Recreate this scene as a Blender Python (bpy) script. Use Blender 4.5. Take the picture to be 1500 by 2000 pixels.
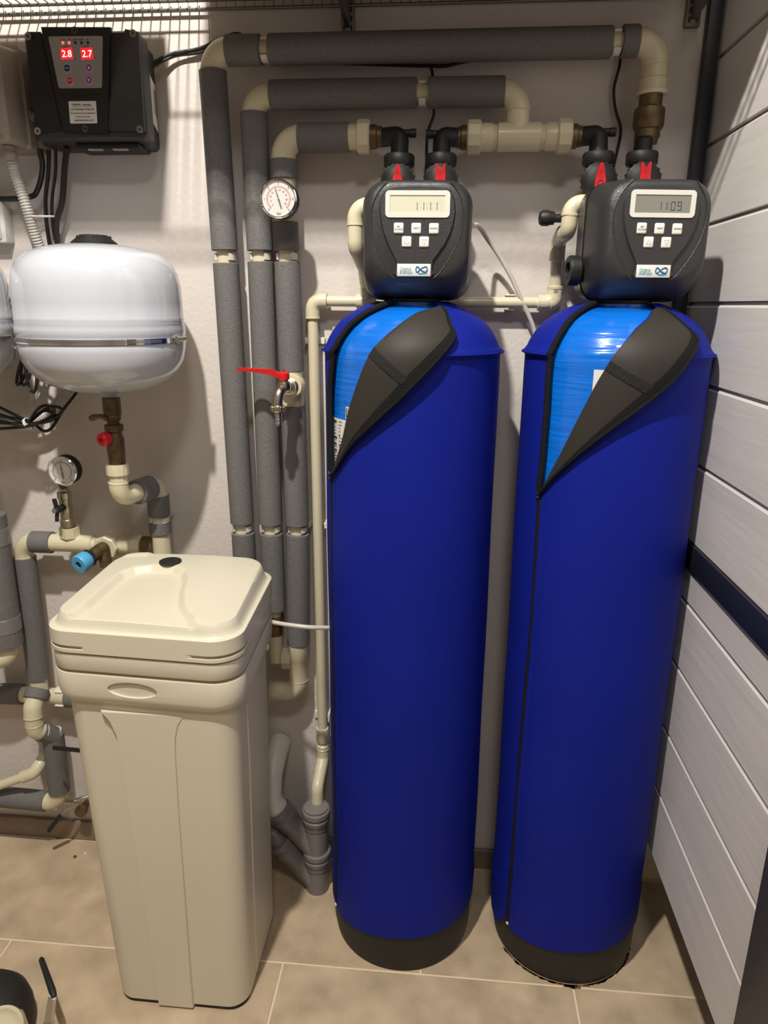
import bpy, bmesh, math, random
from mathutils import Vector, Matrix, Euler
random.seed(7)
S = bpy.context.scene
for o in list(bpy.data.objects): bpy.data.objects.remove(o)
COL = S.collection
PI = math.pi

# ---------------- camera ----------------
cam = bpy.data.cameras.new('camera'); co = bpy.data.objects.new('camera', cam); COL.objects.link(co)
S.camera = co
F, PITCH, YAW, ROLL = 1383.3, .2846, .0850, .0082
cam.sensor_fit = 'VERTICAL'; cam.sensor_height = 24; cam.lens = 24*F/2000
cam.clip_start = .02
cp, sp, cy, sy, cr, sr = math.cos(PITCH), math.sin(PITCH), math.cos(YAW), math.sin(YAW), math.cos(ROLL), math.sin(ROLL)
fw = Vector((-sy*cp, cy*cp, -sp)); rt = Vector((cy, sy, 0)); up = rt.cross(fw)
rt2 = cr*rt+sr*up; up2 = -sr*rt+cr*up
Mx = Matrix((rt2, up2, -fw)).transposed().to_4x4(); Mx.translation = Vector((0, -1.552, 1.42))
co.matrix_world = Mx

# ---------------- world, lamps, exposure ----------------
W = bpy.data.worlds.new('world'); S.world = W; W.use_nodes = True
W.node_tree.nodes['Background'].inputs[0].default_value = (.9, .93, 1, 1)
W.node_tree.nodes['Background'].inputs[1].default_value = .05
S.view_settings.view_transform = 'Standard'; S.view_settings.look = 'None'
S.view_settings.exposure = 0.14; S.view_settings.gamma = 1; S.view_settings.use_curve_mapping = False
LAMP = (-.42, -1.30, 2.95); LAMP_W = 205
FILL = (.10, -2.00, 3.02); FILL_W = 15

# ---------------- materials ----------------
def mat(name, col, rough=.5, metal=0, bump=0, bscale=60, var=0, vscale=8, coat=0, emit=None, es=1, spec=.5, detail=3, sheen=0, aniso=None):
    m = bpy.data.materials.new(name); m.use_nodes = True; nt = m.node_tree; b = nt.nodes['Principled BSDF']
    b.inputs['Base Color'].default_value = (*col, 1); b.inputs['Roughness'].default_value = rough
    b.inputs['Metallic'].default_value = metal; b.inputs['Coat Weight'].default_value = coat
    b.inputs['Specular IOR Level'].default_value = spec
    if sheen: b.inputs['Sheen Weight'].default_value = sheen
    if emit: b.inputs['Emission Color'].default_value = (*emit, 1); b.inputs['Emission Strength'].default_value = es
    tc = nt.nodes.new('ShaderNodeTexCoord'); vec = tc.outputs['Object']
    if aniso:
        mp = nt.nodes.new('ShaderNodeMapping'); mp.inputs['Scale'].default_value = aniso
        nt.links.new(vec, mp.inputs[0]); vec = mp.outputs[0]
    if var:
        n = nt.nodes.new('ShaderNodeTexNoise'); n.inputs['Scale'].default_value = vscale; n.inputs['Detail'].default_value = 5
        nt.links.new(vec, n.inputs['Vector'])
        mr = nt.nodes.new('ShaderNodeMapRange'); mr.inputs[1].default_value = .3; mr.inputs[2].default_value = .7
        mr.inputs[3].default_value = 1-var; mr.inputs[4].default_value = 1+var
        nt.links.new(n.outputs[0], mr.inputs[0])
        mx = nt.nodes.new('ShaderNodeMix'); mx.data_type = 'RGBA'; mx.blend_type = 'MULTIPLY'; mx.inputs[0].default_value = 1
        mx.inputs[6].default_value = (*col, 1); nt.links.new(mr.outputs[0], mx.inputs[7])
        nt.links.new(mx.outputs[2], b.inputs['Base Color'])
    if bump:
        n2 = nt.nodes.new('ShaderNodeTexNoise'); n2.inputs['Scale'].default_value = bscale; n2.inputs['Detail'].default_value = detail
        nt.links.new(vec, n2.inputs['Vector'])
        bp = nt.nodes.new('ShaderNodeBump'); bp.inputs['Strength'].default_value = bump; bp.inputs['Distance'].default_value = .002
        nt.links.new(n2.outputs[0], bp.inputs['Height']); nt.links.new(bp.outputs[0], b.inputs['Normal'])
    return m

M = dict(
 wall=mat('plaster', (.655, .60, .56), .9, bump=.55, bscale=95, var=.04, vscale=4, detail=6),
 rust=mat('rust_grime', (.15, .085, .04), .9, var=.4, vscale=200),
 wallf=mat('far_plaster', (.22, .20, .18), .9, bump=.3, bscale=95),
 tile=mat('stone_tile', (.50, .385, .262), .42, bump=.25, bscale=70, var=.22, vscale=11),
 grout=mat('grout', (.78, .64, .46), .9, bump=.3, bscale=200),
 skirt=mat('skirting_tile', (.24, .18, .13), .45, bump=.2, bscale=70, var=.2, vscale=9),
 ceil=mat('ceiling_paint', (.55, .53, .50), .9),
 plank=mat('painted_wood', (.64, .61, .59), .5, bump=.45, bscale=42, var=.05, vscale=14, aniso=(1, .08, 1.0)),
 dark=mat('dark_paint', (.012, .013, .02), .45, bump=.2, bscale=90),
 dark2=mat('dark_grey_paint', (.050, .046, .044), .5, bump=.2, bscale=60),
 foam=mat('grey_foam', (.150, .145, .141), .75, bump=.5, bscale=520, var=.20, vscale=330, detail=2),
 ppr=mat('cream_plastic', (.66, .60, .42), .35, coat=.15, var=.03, vscale=5),
 pprw=mat('white_plastic', (.74, .71, .64), .4),
 brass=mat('dull_brass', (.14, .095, .045), .45, metal=.55, bump=.2, bscale=120, var=.3, vscale=60),
 nickel=mat('nickel', (.62, .56, .42), .28, metal=1, bump=.08, bscale=90),
 steel=mat('steel', (.62, .60, .57), .28, metal=1),
 chrome=mat('chrome', (.85, .85, .85), .08, metal=1),
 galv=mat('galvanised', (.20, .19, .17), .42, metal=.8),
 black=mat('black_plastic', (.010, .010, .010), .52, bump=.15, bscale=400),
 blackm=mat('black_matte', (.013, .012, .011), .6),
 cable=mat('black_cable', (.011, .010, .010), .35),
 head=mat('charcoal_plastic', (.032, .032, .034), .33, bump=.35, bscale=900, detail=1, coat=.1),
 headb=mat('gloss_black_plastic', (.012, .012, .014), .22),
 panel=mat('textured_black', (.026, .0245, .0235), .40, bump=.4, bscale=1900, detail=1),
 blue=mat('blue_neoprene', (.0042, .0130, .25), .62, bump=.2, bscale=500, var=.06, vscale=5, spec=.18, sheen=.0),
 lining=mat('black_neoprene', (.034, .030, .026), .55, bump=.1, bscale=60, spec=.22),
 zip=mat('zip_tape', (.007, .007, .007), .7, spec=.25, bump=1.0, bscale=900, detail=1),
 white=mat('white_enamel', (.56, .585, .645), .13, coat=.5),
 salt=mat('ivory_polyethylene', (.67, .625, .49), .40, bump=.06, bscale=40, var=.02, vscale=4),
 box=mat('box_beige', (.33, .27, .22), .5),
 boxp=mat('switch_white', (.75, .73, .70), .4),
 cond=mat('corrugated_grey', (.56, .53, .49), .5),
 red=mat('red_plastic', (.62, .012, .018), .38),
 redm=mat('red_paint', (.66, .010, .014), .3, coat=.3),
 cyan=mat('cyan_plastic', (.09, .40, .70), .42, bump=.2, bscale=90),
 hose=mat('milky_hose', (.60, .56, .50), .35),
 drain=mat('grey_drain', (.20, .185, .18), .38),
 draind=mat('dark_rubber', (.03, .03, .03), .6),
 dial=mat('dial_white', (.62, .60, .57), .5),
 ink=mat('ink', (.03, .03, .035), .6),
 redink=mat('red_ink', (.55, .10, .09), .6),
 lcd=mat('lcd', (.62, .61, .48), .3),
 lcd2=mat('lcd_grey', (.22, .22, .19), .25),
 bezel=mat('silver_plastic', (.68, .67, .60), .35),
 btn=mat('button_white', (.80, .79, .74), .4),
 label=mat('label_paper', (.74, .72, .68), .5),
 panelgrey=mat('membrane_grey', (.34, .325, .32), .4),
 led=mat('led_window', (.30, .005, .01), .4, emit=(1, .02, .03), es=.75),
 leddig=mat('led_digit', (1, .6, .5), .4, emit=(1, .62, .50), es=2.2),
 ledon=mat('led_on', (1, .1, .1), .4, emit=(1, .08, .06), es=2),
 navy=mat('navy_button', (.02, .025, .12), .4), purple=mat('purple_button', (.32, .06, .42), .4), redb=mat('red_button', (.62, .02, .04), .4),
 teal=mat('teal_ink', (.02, .28, .40), .5), deepblue=mat('blue_ink', (.01, .05, .30), .5),
 card=mat('cardboard', (.30, .21, .13), .85), bulb=mat('bulb_glow', (1, 1, 1), .5),
 velcro=mat('velcro', (.008, .008, .008), .8, bump=1.3, bscale=650, detail=1),
)
# vessel: glossy wrapped blue fibreglass
def vessel_mat():
    m = mat('blue_fibreglass', (.003, .135, .62), .22, coat=.6); nt = m.node_tree; b = nt.nodes['Principled BSDF']
    tc = nt.nodes.new('ShaderNodeTexCoord')
    mp = nt.nodes.new('ShaderNodeMapping'); mp.inputs['Scale'].default_value = (3, 3, 60); nt.links.new(tc.outputs['Object'], mp.inputs[0])
    n = nt.nodes.new('ShaderNodeTexNoise'); n.inputs['Scale'].default_value = 2.2; n.inputs['Detail'].default_value = 4; nt.links.new(mp.outputs[0], n.inputs[0])
    bp = nt.nodes.new('ShaderNodeBump'); bp.inputs['Strength'].default_value = .6; bp.inputs['Distance'].default_value = .0035
    nt.links.new(n.outputs[0], bp.inputs['Height']); nt.links.new(bp.outputs[0], b.inputs['Normal'])
    mr = nt.nodes.new('ShaderNodeMix'); mr.data_type = 'RGBA'; nt.links.new(n.outputs[0], mr.inputs[0])
    mr.inputs[6].default_value = (.001, .10, .50, 1); mr.inputs[7].default_value = (.006, .19, .78, 1)
    nt.links.new(mr.outputs[2], b.inputs['Base Color'])
    return m
M['vessel'] = vessel_mat()
nt = M['bulb'].node_tree; b_ = nt.nodes['Principled BSDF']; b_.inputs['Emission Color'].default_value = (1, .93, .82, 1)

# ---------------- mesh builder ----------------
def frame(d):
    d = d.normalized(); a = Vector((0, 0, 1)) if abs(d.z) < .9 else Vector((1, 0, 0))
    u = d.cross(a).normalized(); return u, u.cross(d).normalized()
ROOTLOC = {}
class MB:
    def __init__(s): s.v = []; s.f = []
    def add(s, V, Fc, mtx=None):
        n = len(s.v); s.v += [tuple(mtx @ Vector(p)) if mtx else tuple(p) for p in V]; s.f += [tuple(i+n for i in f) for f in Fc]; return s
    def tube(s, pts, r, seg=16, cap=True, closed=False):
        P = [Vector(p) for p in pts]; n = len(P); R = r if isinstance(r, (list, tuple)) else [r]*n
        V = []; Fc = []; pu = None
        for i, p in enumerate(P):
            a = P[i-1] if (i > 0 or closed) else p; b = P[(i+1) % n] if (i < n-1 or closed) else p
            t = (b-a).normalized() if (b-a).length > 1e-9 else Vector((0, 0, 1))
            if pu is None: u, _ = frame(t)
            else:
                u = pu-t*pu.dot(t); u = u.normalized() if u.length > 1e-6 else frame(t)[0]
            pu = u; w = t.cross(u)
            V += [p+(u*math.cos(2*PI*k/seg)+w*math.sin(2*PI*k/seg))*R[i] for k in range(seg)]
        for i in range(n if closed else n-1):
            j = (i+1) % n
            for k in range(seg): Fc.append((i*seg+k, i*seg+(k+1) % seg, j*seg+(k+1) % seg, j*seg+k))
        if cap and not closed: Fc += [tuple(range(seg))[::-1], tuple((n-1)*seg+k for k in range(seg))]
        return s.add(V, Fc)
    def lathe(s, o, ax, prof, seg=32, a0=0, a1=2*PI, flat=0):
        o = Vector(o); ax = Vector(ax).normalized(); u, w = frame(ax); V = []; Fc = []; n = len(prof)
        full = abs(a1-a0-2*PI) < 1e-6; cols = seg if full else seg+1
        for r, h in prof:
            for k in range(cols):
                a = a0+(a1-a0)*k/seg; rr = max(r, 1e-5)
                V.append(o+ax*h+(u*math.cos(a)+w*math.sin(a))*rr)
        for i in range(n-1):
            for k in range(seg):
                k2 = (k+1) % cols; Fc.append((i*cols+k, i*cols+k2, (i+1)*cols+k2, (i+1)*cols+k))
        return s.add(V, Fc)
    def cyl(s, a, b, r, r2=None, seg=24):
        return s.tube([a, b], [r, r if r2 is None else r2], seg)
    def pipe(s, a, b, ro, ri, seg=28):
        a, b = Vector(a), Vector(b); L = (b-a).length; e = .0012
        return s.lathe(a, b-a, [(ri, 0), (ro-e, 0), (ro, e), (ro, L-e), (ro-e, L), (ri, L), (ri, 0)], seg)
    def hexa(s, a, b, r, n=6, bev=.1):
        a, b = Vector(a), Vector(b); L = (b-a).length
        return s.lathe(a, b-a, [(0, 0), (r*.88, 0), (r, L*bev), (r, L*(1-bev)), (r*.88, L), (0, L)], n)
    def box(s, c, d, rot=None, bev=0, seg=2):
        bm = bmesh.new(); bmesh.ops.create_cube(bm, size=1); bmesh.ops.scale(bm, vec=d, verts=bm.verts)
        if bev: bmesh.ops.bevel(bm, geom=bm.edges[:], offset=bev, segments=seg, affect='EDGES', profile=.5)
        mt = Matrix.Translation(c) @ (Euler(rot).to_matrix().to_4x4() if rot else Matrix())
        bm.verts.index_update(); s.add([v.co for v in bm.verts], [[v.index for v in f.verts] for f in bm.faces], mt); bm.free(); return s
    def prism(s, poly, off, inset=0):
        P = [Vector(p) for p in poly]; off = Vector(off); n = len(P)
        if inset:
            c = sum(P, Vector())/n; Q = [p+(c-p).normalized()*inset+off for p in P]
        else: Q = [p+off for p in P]
        return s.add(P+Q, [tuple(range(n)), tuple(range(2*n-1, n-1, -1))]+[(i, n+i, n+(i+1) % n, (i+1) % n) for i in range(n)])
    def loft(s, rings, cap=True):
        n = len(rings[0]); V = [p for r in rings for p in r]; Fc = []
        for i in range(len(rings)-1):
            for k in range(n): Fc.append((i*n+k, i*n+(k+1) % n, (i+1)*n+(k+1) % n, (i+1)*n+k))
        if cap: Fc += [tuple(range(n))[::-1], tuple((len(rings)-1)*n+k for k in range(n))]
        return s.add(V, Fc)
    def grid(s, G, G2=None):
        m, n = len(G), len(G[0]); V = [p for r in G for p in r]; Fc = [(i*n+j, i*n+j+1, (i+1)*n+j+1, (i+1)*n+j) for i in range(m-1) for j in range(n-1)]
        if G2:
            o = m*n; V += [p for r in G2 for p in r]; Fc += [tuple(reversed([x+o for x in f])) for f in Fc]
            B = [j for j in range(n)]+[i*n+n-1 for i in range(1, m)]+[(m-1)*n+j for j in range(n-2, -1, -1)]+[i*n for i in range(m-2, 0, -1)]
            Fc += [(B[i], B[(i+1) % len(B)], B[(i+1) % len(B)]+o, B[i]+o) for i in range(len(B))]
        return s.add(V, Fc)
    def text(s, t, size, mtx, align='CENTER', ext=.0002, sx=1):
        c = bpy.data.curves.new('t', 'FONT'); c.body = t; c.size = size; c.align_x = align; c.align_y = 'CENTER'; c.extrude = ext; c.resolution_u = 3
        ob = bpy.data.objects.new('t', c); COL.objects.link(ob); dg = bpy.context.evaluated_depsgraph_get()
        me = bpy.data.meshes.new_from_object(ob.evaluated_get(dg)); mm = mtx @ Matrix.Diagonal((sx, 1, 1, 1))
        s.add([v.co for v in me.vertices], [tuple(p.vertices) for p in me.polygons], mm)
        bpy.data.objects.remove(ob); bpy.data.curves.remove(c); bpy.data.meshes.remove(me); return s
    def build(s, name, m, parent=None, local=False, angle=38, smooth=True, loc=None):
        me = bpy.data.meshes.new(name); L = Vector((0, 0, 0))
        if parent is not None and not local: L = Vector(ROOTLOC[parent.name])
        if parent is None: L = Vector(loc) if loc else Vector((sum(v[0] for v in s.v)/len(s.v), sum(v[1] for v in s.v)/len(s.v), min(v[2] for v in s.v)))
        me.from_pydata([tuple(Vector(v)-L) for v in s.v], [], s.f); me.validate(verbose=False)
        bm = bmesh.new(); bm.from_mesh(me); bmesh.ops.recalc_face_normals(bm, faces=bm.faces); bm.to_mesh(me); bm.free()
        me.materials.append(M[m] if isinstance(m, str) else m)
        if smooth: me.shade_smooth(); me.set_sharp_from_angle(angle=math.radians(angle))
        o = bpy.data.objects.new(name, me); COL.objects.link(o)
        if parent is not None: o.parent = parent; ROOTLOC[o.name] = ROOTLOC[parent.name]
        else: o.location = L; ROOTLOC[o.name] = tuple(L)
        return o
def thing(name, label, cat, loc=(0, 0, 0), rz=0, group=None):
    o = bpy.data.objects.new(name, None); COL.objects.link(o); o.empty_display_size = .05
    o.location = loc; o.rotation_euler = (0, 0, rz); ROOTLOC[o.name] = tuple(loc); o['label'] = label; o['category'] = cat
    if group: o['group'] = group
    return o
def tag(o, label, cat, group=None):
    o['label'] = label; o['category'] = cat
    if group: o['group'] = group
    return o
def struct(o): o['kind'] = 'structure'; return o
def stuff(o): o['kind'] = 'stuff'; return o
def dup(root, loc, label=None, rz=None):
    r = root.copy(); COL.objects.link(r); r.location = loc; ROOTLOC[r.name] = tuple(loc)
    if rz is not None: r.rotation_euler = (0, 0, rz)
    if label: r['label'] = label
    def rec(a, b):
        for ch in list(a.children):
            c = ch.copy(); COL.objects.link(c); c.parent = b; rec(ch, c)
    rec(root, r); return r
def arc(a, c, b, R, n=8):
    a, c, b = Vector(a), Vector(c), Vector(b); d1 = (a-c).normalized(); d2 = (b-c).normalized()
    h = d1.angle(d2)/2; t = R/math.tan(h); t = min(t, (a-c).length, (b-c).length); R = t*math.tan(h)
    ctr = c+(d1+d2).normalized()*(R/math.sin(h)); p0 = c+d1*t-ctr; p1 = c+d2*t-ctr; A = p0.angle(p1); out = []
    if (a-(ctr+p0)).length > 1e-5: out.append(a)
    for i in range(n+1):
        k = i/n; out.append(ctr+(p0*math.sin((1-k)*A)+p1*math.sin(k*A))/math.sin(A))
    if (b-(ctr+p1)).length > 1e-5: out.append(b)
    return out
def smoothpath(pts, sub=8):
    P = [Vector(p) for p in pts]; P = [2*P[0]-P[1]]+P+[2*P[-1]-P[-2]]; out = []
    for i in range(1, len(P)-2):
        a, b, c, d = P[i-1:i+3]
        for k in range(sub):
            t = k/sub; out.append(.5*((2*b)+(c-a)*t+(2*a-5*b+4*c-d)*t*t+(3*b-a-3*c+d)*t**3))
    return out+[P[-2]]
def interp(T, x):
    if x <= T[0][0]: return T[0][1]
    for (a, b), (c, d) in zip(T, T[1:]):
        if x <= c: return b+(d-b)*(x-a)/(c-a) if c > a else d
    return T[-1][1]

# ================= structure =================
def wallbox(name, lo, hi, m):
    lo, hi = Vector(lo), Vector(hi); return struct(MB().box((lo+hi)/2, hi-lo).build(name, m, loc=((lo.x+hi.x)/2, (lo.y+hi.y)/2, lo.z), smooth=False))
wallbox('wall_back', (-2.0, 0, 0), (.62, .12, 3.10), 'wall')
wallbox('wall_left', (-2.12, -2.9, 0), (-2.0, .12, 3.10), 'wallf')
wallbox('wall_front', (-2.12, -3.02, 0), (1.3, -2.9, 3.10), 'wallf')
wallbox('ceiling', (-2.12, -3.02, 3.10), (1.3, .12, 3.2), 'ceil')
fl = wallbox('floor', (-2.12, -3.02, -.06), (1.3, .12, -.0016), 'grout')
wallbox('wall_side', (1.18, -2.9, 0), (1.3, .12, 3.10), 'wallf')
# floor tiles, half bond; joints stay a little lower
tm = {}
TW, TD, G = .640, .320, .0022
row = 0; yy = -.332
rows = [(-.332, -.012)]+[(-.332-TD*(k+1), -.332-TD*k) for k in range(8)]
for r, (y0, y1) in enumerate(rows):
    off = -.323 if r % 2 == 1 else -.655
    k = -3
    while off+k*TW < 1.18:
        x0, x1 = max(off+k*TW, -2.0), min(off+(k+1)*TW, 1.18); k += 1
        if x1-x0 < .01: continue
        mb = MB().box((0, 0, -.001), (x1-x0-2*G, y1-y0-2*G, .002), bev=.0007, seg=1)
        o = mb.build('floor_tile', 'tile', fl, local=True, smooth=False); o.location = Vector(((x0+x1)/2, (y0+y1)/2, 0))-Vector(fl.location)
        o.data.materials[0] = M['tile']
rs = MB()
for k in range(90):
    a_ = math.radians(-150+k*1.5); r0 = .1565; r1 = r0+.0025+random.random()*.0035+(.007*math.exp(-((k-42)/4)**2)); w_ = math.radians(2.4)
    if random.random() < .8: rs.add([(.3127+r0*math.cos(a_-w_), -.1704+r0*math.sin(a_-w_), .0003), (.3127+r1*math.cos(a_-w_*.6), -.1704+r1*math.sin(a_-w_*.6), .0003), (.3127+r1*math.cos(a_+w_*.5), -.1704+r1*math.sin(a_+w_*.5), .0003), (.3127+r0*math.cos(a_+w_), -.1704+r0*math.sin(a_+w_), .0003)], [(0, 1, 2, 3)])
stuff(rs.build('rust_stain', 'rust', fl, smooth=False))
# skirting tiles
bb = struct(MB().box((-.7, -.002, .026), (2.6, .004, .052)).build('baseboard_back', 'grout', loc=(-.7, 0, 0), smooth=False))
x = -2.0
for w in (.62, .64, .64, .64):
    x1 = min(x+w, .60); mb = MB().box(((x+x1)/2, -.007, .029), (x1-x-.003, .010, .058), bev=.001, seg=1); mb.build('skirting_tile', 'skirt', bb, smooth=False); x = x1
# planked partition on the right with black trim boards
PX = .482
pr = struct(MB().box((PX+.035, -.52, 1.675), (.02, 1.10, 2.81)).build('wall_right', 'dark2', loc=(PX+.035, -.52, .27), smooth=False))
ZP = [(2.90, 3.05), (2.75, 2.90), (2.605, 2.75), (2.457, 2.605), (2.310, 2.457), (2.163, 2.310), (2.015, 2.163), (1.867, 2.015), (1.719, 1.867), (1.573, 1.719), (1.430, 1.573), (1.284, 1.430), (1.135, 1.284), (.986, 1.135), (.869, .935), (.728, .869), (.572, .728), (.425, .572), (.270, .425)]
def plank(z0, z1):
    mb = MB(); y0, y1 = -1.08, -.002; prof = [(PX+.022, z0), (PX+.001, z0), (PX, z0+.0008), (PX, z1-.0100), (PX+.009, z1-.0008), (PX+.022, z1-.0008)]
    n = len(prof); V = [(a, y0, b) for a, b in prof]+[(a, y1, b) for a, b in prof]
    mb.add(V, [tuple(range(n)), tuple(range(2*n-1, n-1, -1))]+[(i, i+n, (i+1) % n+n, (i+1) % n) for i in range(n)])
    return mb.build('plank', 'plank', pr, smooth=False)
for z0, z1 in ZP: plank(z0, z1)
MB().box((PX+.008, -.541, .9605), (.028, 1.08, .049), bev=.0015).build('trim_board', 'dark', pr)
t1 = struct(MB().box((.4655, -.013, 1.55), (.024, .022, 3.09), bev=.0015).build('trim_1', 'dark'))
t2 = struct(MB().box((PX-.012, -.775, 1.53), (.022, .14, 3.06), bev=.002).build('trim_2', 'dark2'))
struct(MB().box((PX-.006, -.93, 1.53), (.01, .17, 3.06), bev=.002).build('trim_3', 'dark2'))

# ceiling lamp (out of frame, above) and an added fill lamp
def lamp(loc, w, r, label):
    t = thing('ceiling_lamp', label, 'lamp', (loc[0], loc[1], 3.10))
    x, y, z = loc
    MB().lathe((x, y, 3.10), (0, 0, -1), [(0, 0), (.05, 0), (.05, .012), (.012, .025), (.012, 3.10-z-r-.03), (.022, 3.10-z-r-.02), (.030, 3.10-z-r-.008), (0, 3.10-z-r-.006)], 24).build('lamp_holder', 'boxp', t)
    L = bpy.data.lights.new('lamp_light', 'SPOT'); L.energy = w; L.shadow_soft_size = r; L.spot_size = math.radians(158); L.spot_blend = .35; L.color = (1, .95, .865)
    lo = bpy.data.objects.new('lamp_light', L); COL.objects.link(lo); lo.location = (x, y, z-r*.3); lo.rotation_euler = (Vector((.02, .25, -1))).to_track_quat('-Z', 'Y').to_euler()
lamp(LAMP, LAMP_W, .034, 'small lamp hanging from the ceiling in front of the wire shelf')
t = thing('added_fill_lamp', 'round flat fill lamp added under the ceiling to brighten the shaded parts', 'lamp', (FILL[0], FILL[1], 3.10))  # soft fill lamp, added to lift the shade behind the main lamp
MB().lathe((FILL[0], FILL[1], 3.10), (0, 0, -1), [(0, 0), (.22, 0), (.22, .03), (.20, .035), (.20, .02), (0, .02)], 40).build('housing', 'boxp', t)
MB().lathe((FILL[0], FILL[1], 3.076), (0, 0, -1), [(.19, 0), (.19, .004), (0, .004)], 32).build('diffuser', 'boxp', t)
L = bpy.data.lights.new('fill_light', 'AREA'); L.shape = 'DISK'; L.size = .38; L.energy = FILL_W; L.color = (1, .96, .91)
lo = bpy.data.objects.new('fill_light', L); COL.objects.link(lo); lo.location = (FILL[0], FILL[1], 3.06)

# ================= filter tanks and jackets =================
RS = .1664
PROF = [(.05, .1665), (.15, .1675), (.19, .1655), (1.30, .1660), (1.333, .1655), (1.338, .169), (1.342, .169), (1.346, .1635), (1.36, .158), (1.38, .1455), (1.395, .131), (1.408, .112), (1.418, .092), (1.424, .075), (1.428, .062)]
def rp(z): return interp(PROF, z)
TANKS = dict(
 L=dict(c=(-.0657, -.1738), z0=1.118, lab='left', ring=1,
  zip=[(.09, -62.8), (.46, -61.8), (.82, -61.9), (1.116, -61.6), (1.184, -62.6), (1.27, -61.6), (1.327, -56.8), (1.363, -52.3), (1.388, -48.3), (1.407, -42.8), (1.421, -35.1), (1.43, -30)],
  fold=[(34.1, 1.419), (6.6, 1.410), (-3.9, 1.395), (-14.3, 1.370), (-21.0, 1.349), (-29.4, 1.297), (-37.6, 1.241), (-44.0, 1.183), (-54.7, 1.125), (-61.2, 1.112)],
  edge=[(35.6, 1.417), (30.5, 1.400), (28.6, 1.388), (29.8, 1.373), (19.0, 1.342), (7.3, 1.304), (-4.5, 1.265), (-20.3, 1.219), (-35.5, 1.178), (-52.8, 1.120), (-61.0, 1.108)],
  hem=[(-63, .085), (-55, .080), (0, .104), (40, .104), (90, .11), (180, .11), (297, .085)], nk=34),
 R=dict(c=(.3127, -.1704), z0=1.094, lab='right', ring=1,
  zip=[(.09, -55), (.30, -56), (.618, -55), (.847, -53), (1.082, -54.7), (1.15, -53.4), (1.243, -52.9), (1.315, -53.5), (1.35, -52.7), (1.38, -51.4), (1.408, -52), (1.426, -50.8), (1.43, -50)],
  fold=[(34.3, 1.420), (19.0, 1.415), (-1.5, 1.387), (-13.4, 1.346), (-21.7, 1.295), (-30.3, 1.233), (-38.4, 1.176), (-50, 1.105), (-54.0, 1.090)],
  edge=[(36, 1.418), (34.3, 1.400), (35.8, 1.386), (38.8, 1.371), (27.8, 1.339), (17.4, 1.302), (3.6, 1.264), (-9.5, 1.228), (-25.6, 1.181), (-42.4, 1.128), (-53.6, 1.086)],
  hem=[(-56, .085), (-50, .080), (0, .100), (40, .105), (90, .11), (180, .11), (280, .06), (290, .055), (296, .075), (304, .105)], nk=34))
def resample(pts, n, sm_):
    P = [Vector((a*PI/180*.166, b, 0)) for a, b in pts]; L = [0]
    for a, b in zip(P, P[1:]): L.append(L[-1]+(b-a).length)
    out = []
    for i in range(n):
        s = L[-1]*i/(n-1); x = interp(list(zip(L, [p.x for p in P])), s); y = interp(list(zip(L, [p.y for p in P])), s); out.append((x/.166, y))
    for _ in range(sm_): out = [out[0]]+[((out[i-1][0]+2*out[i][0]+out[i+1][0])/4, (out[i-1][1]+2*out[i][1]+out[i+1][1])/4) for i in range(1, n-1)]+[out[-1]]
    return out
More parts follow.
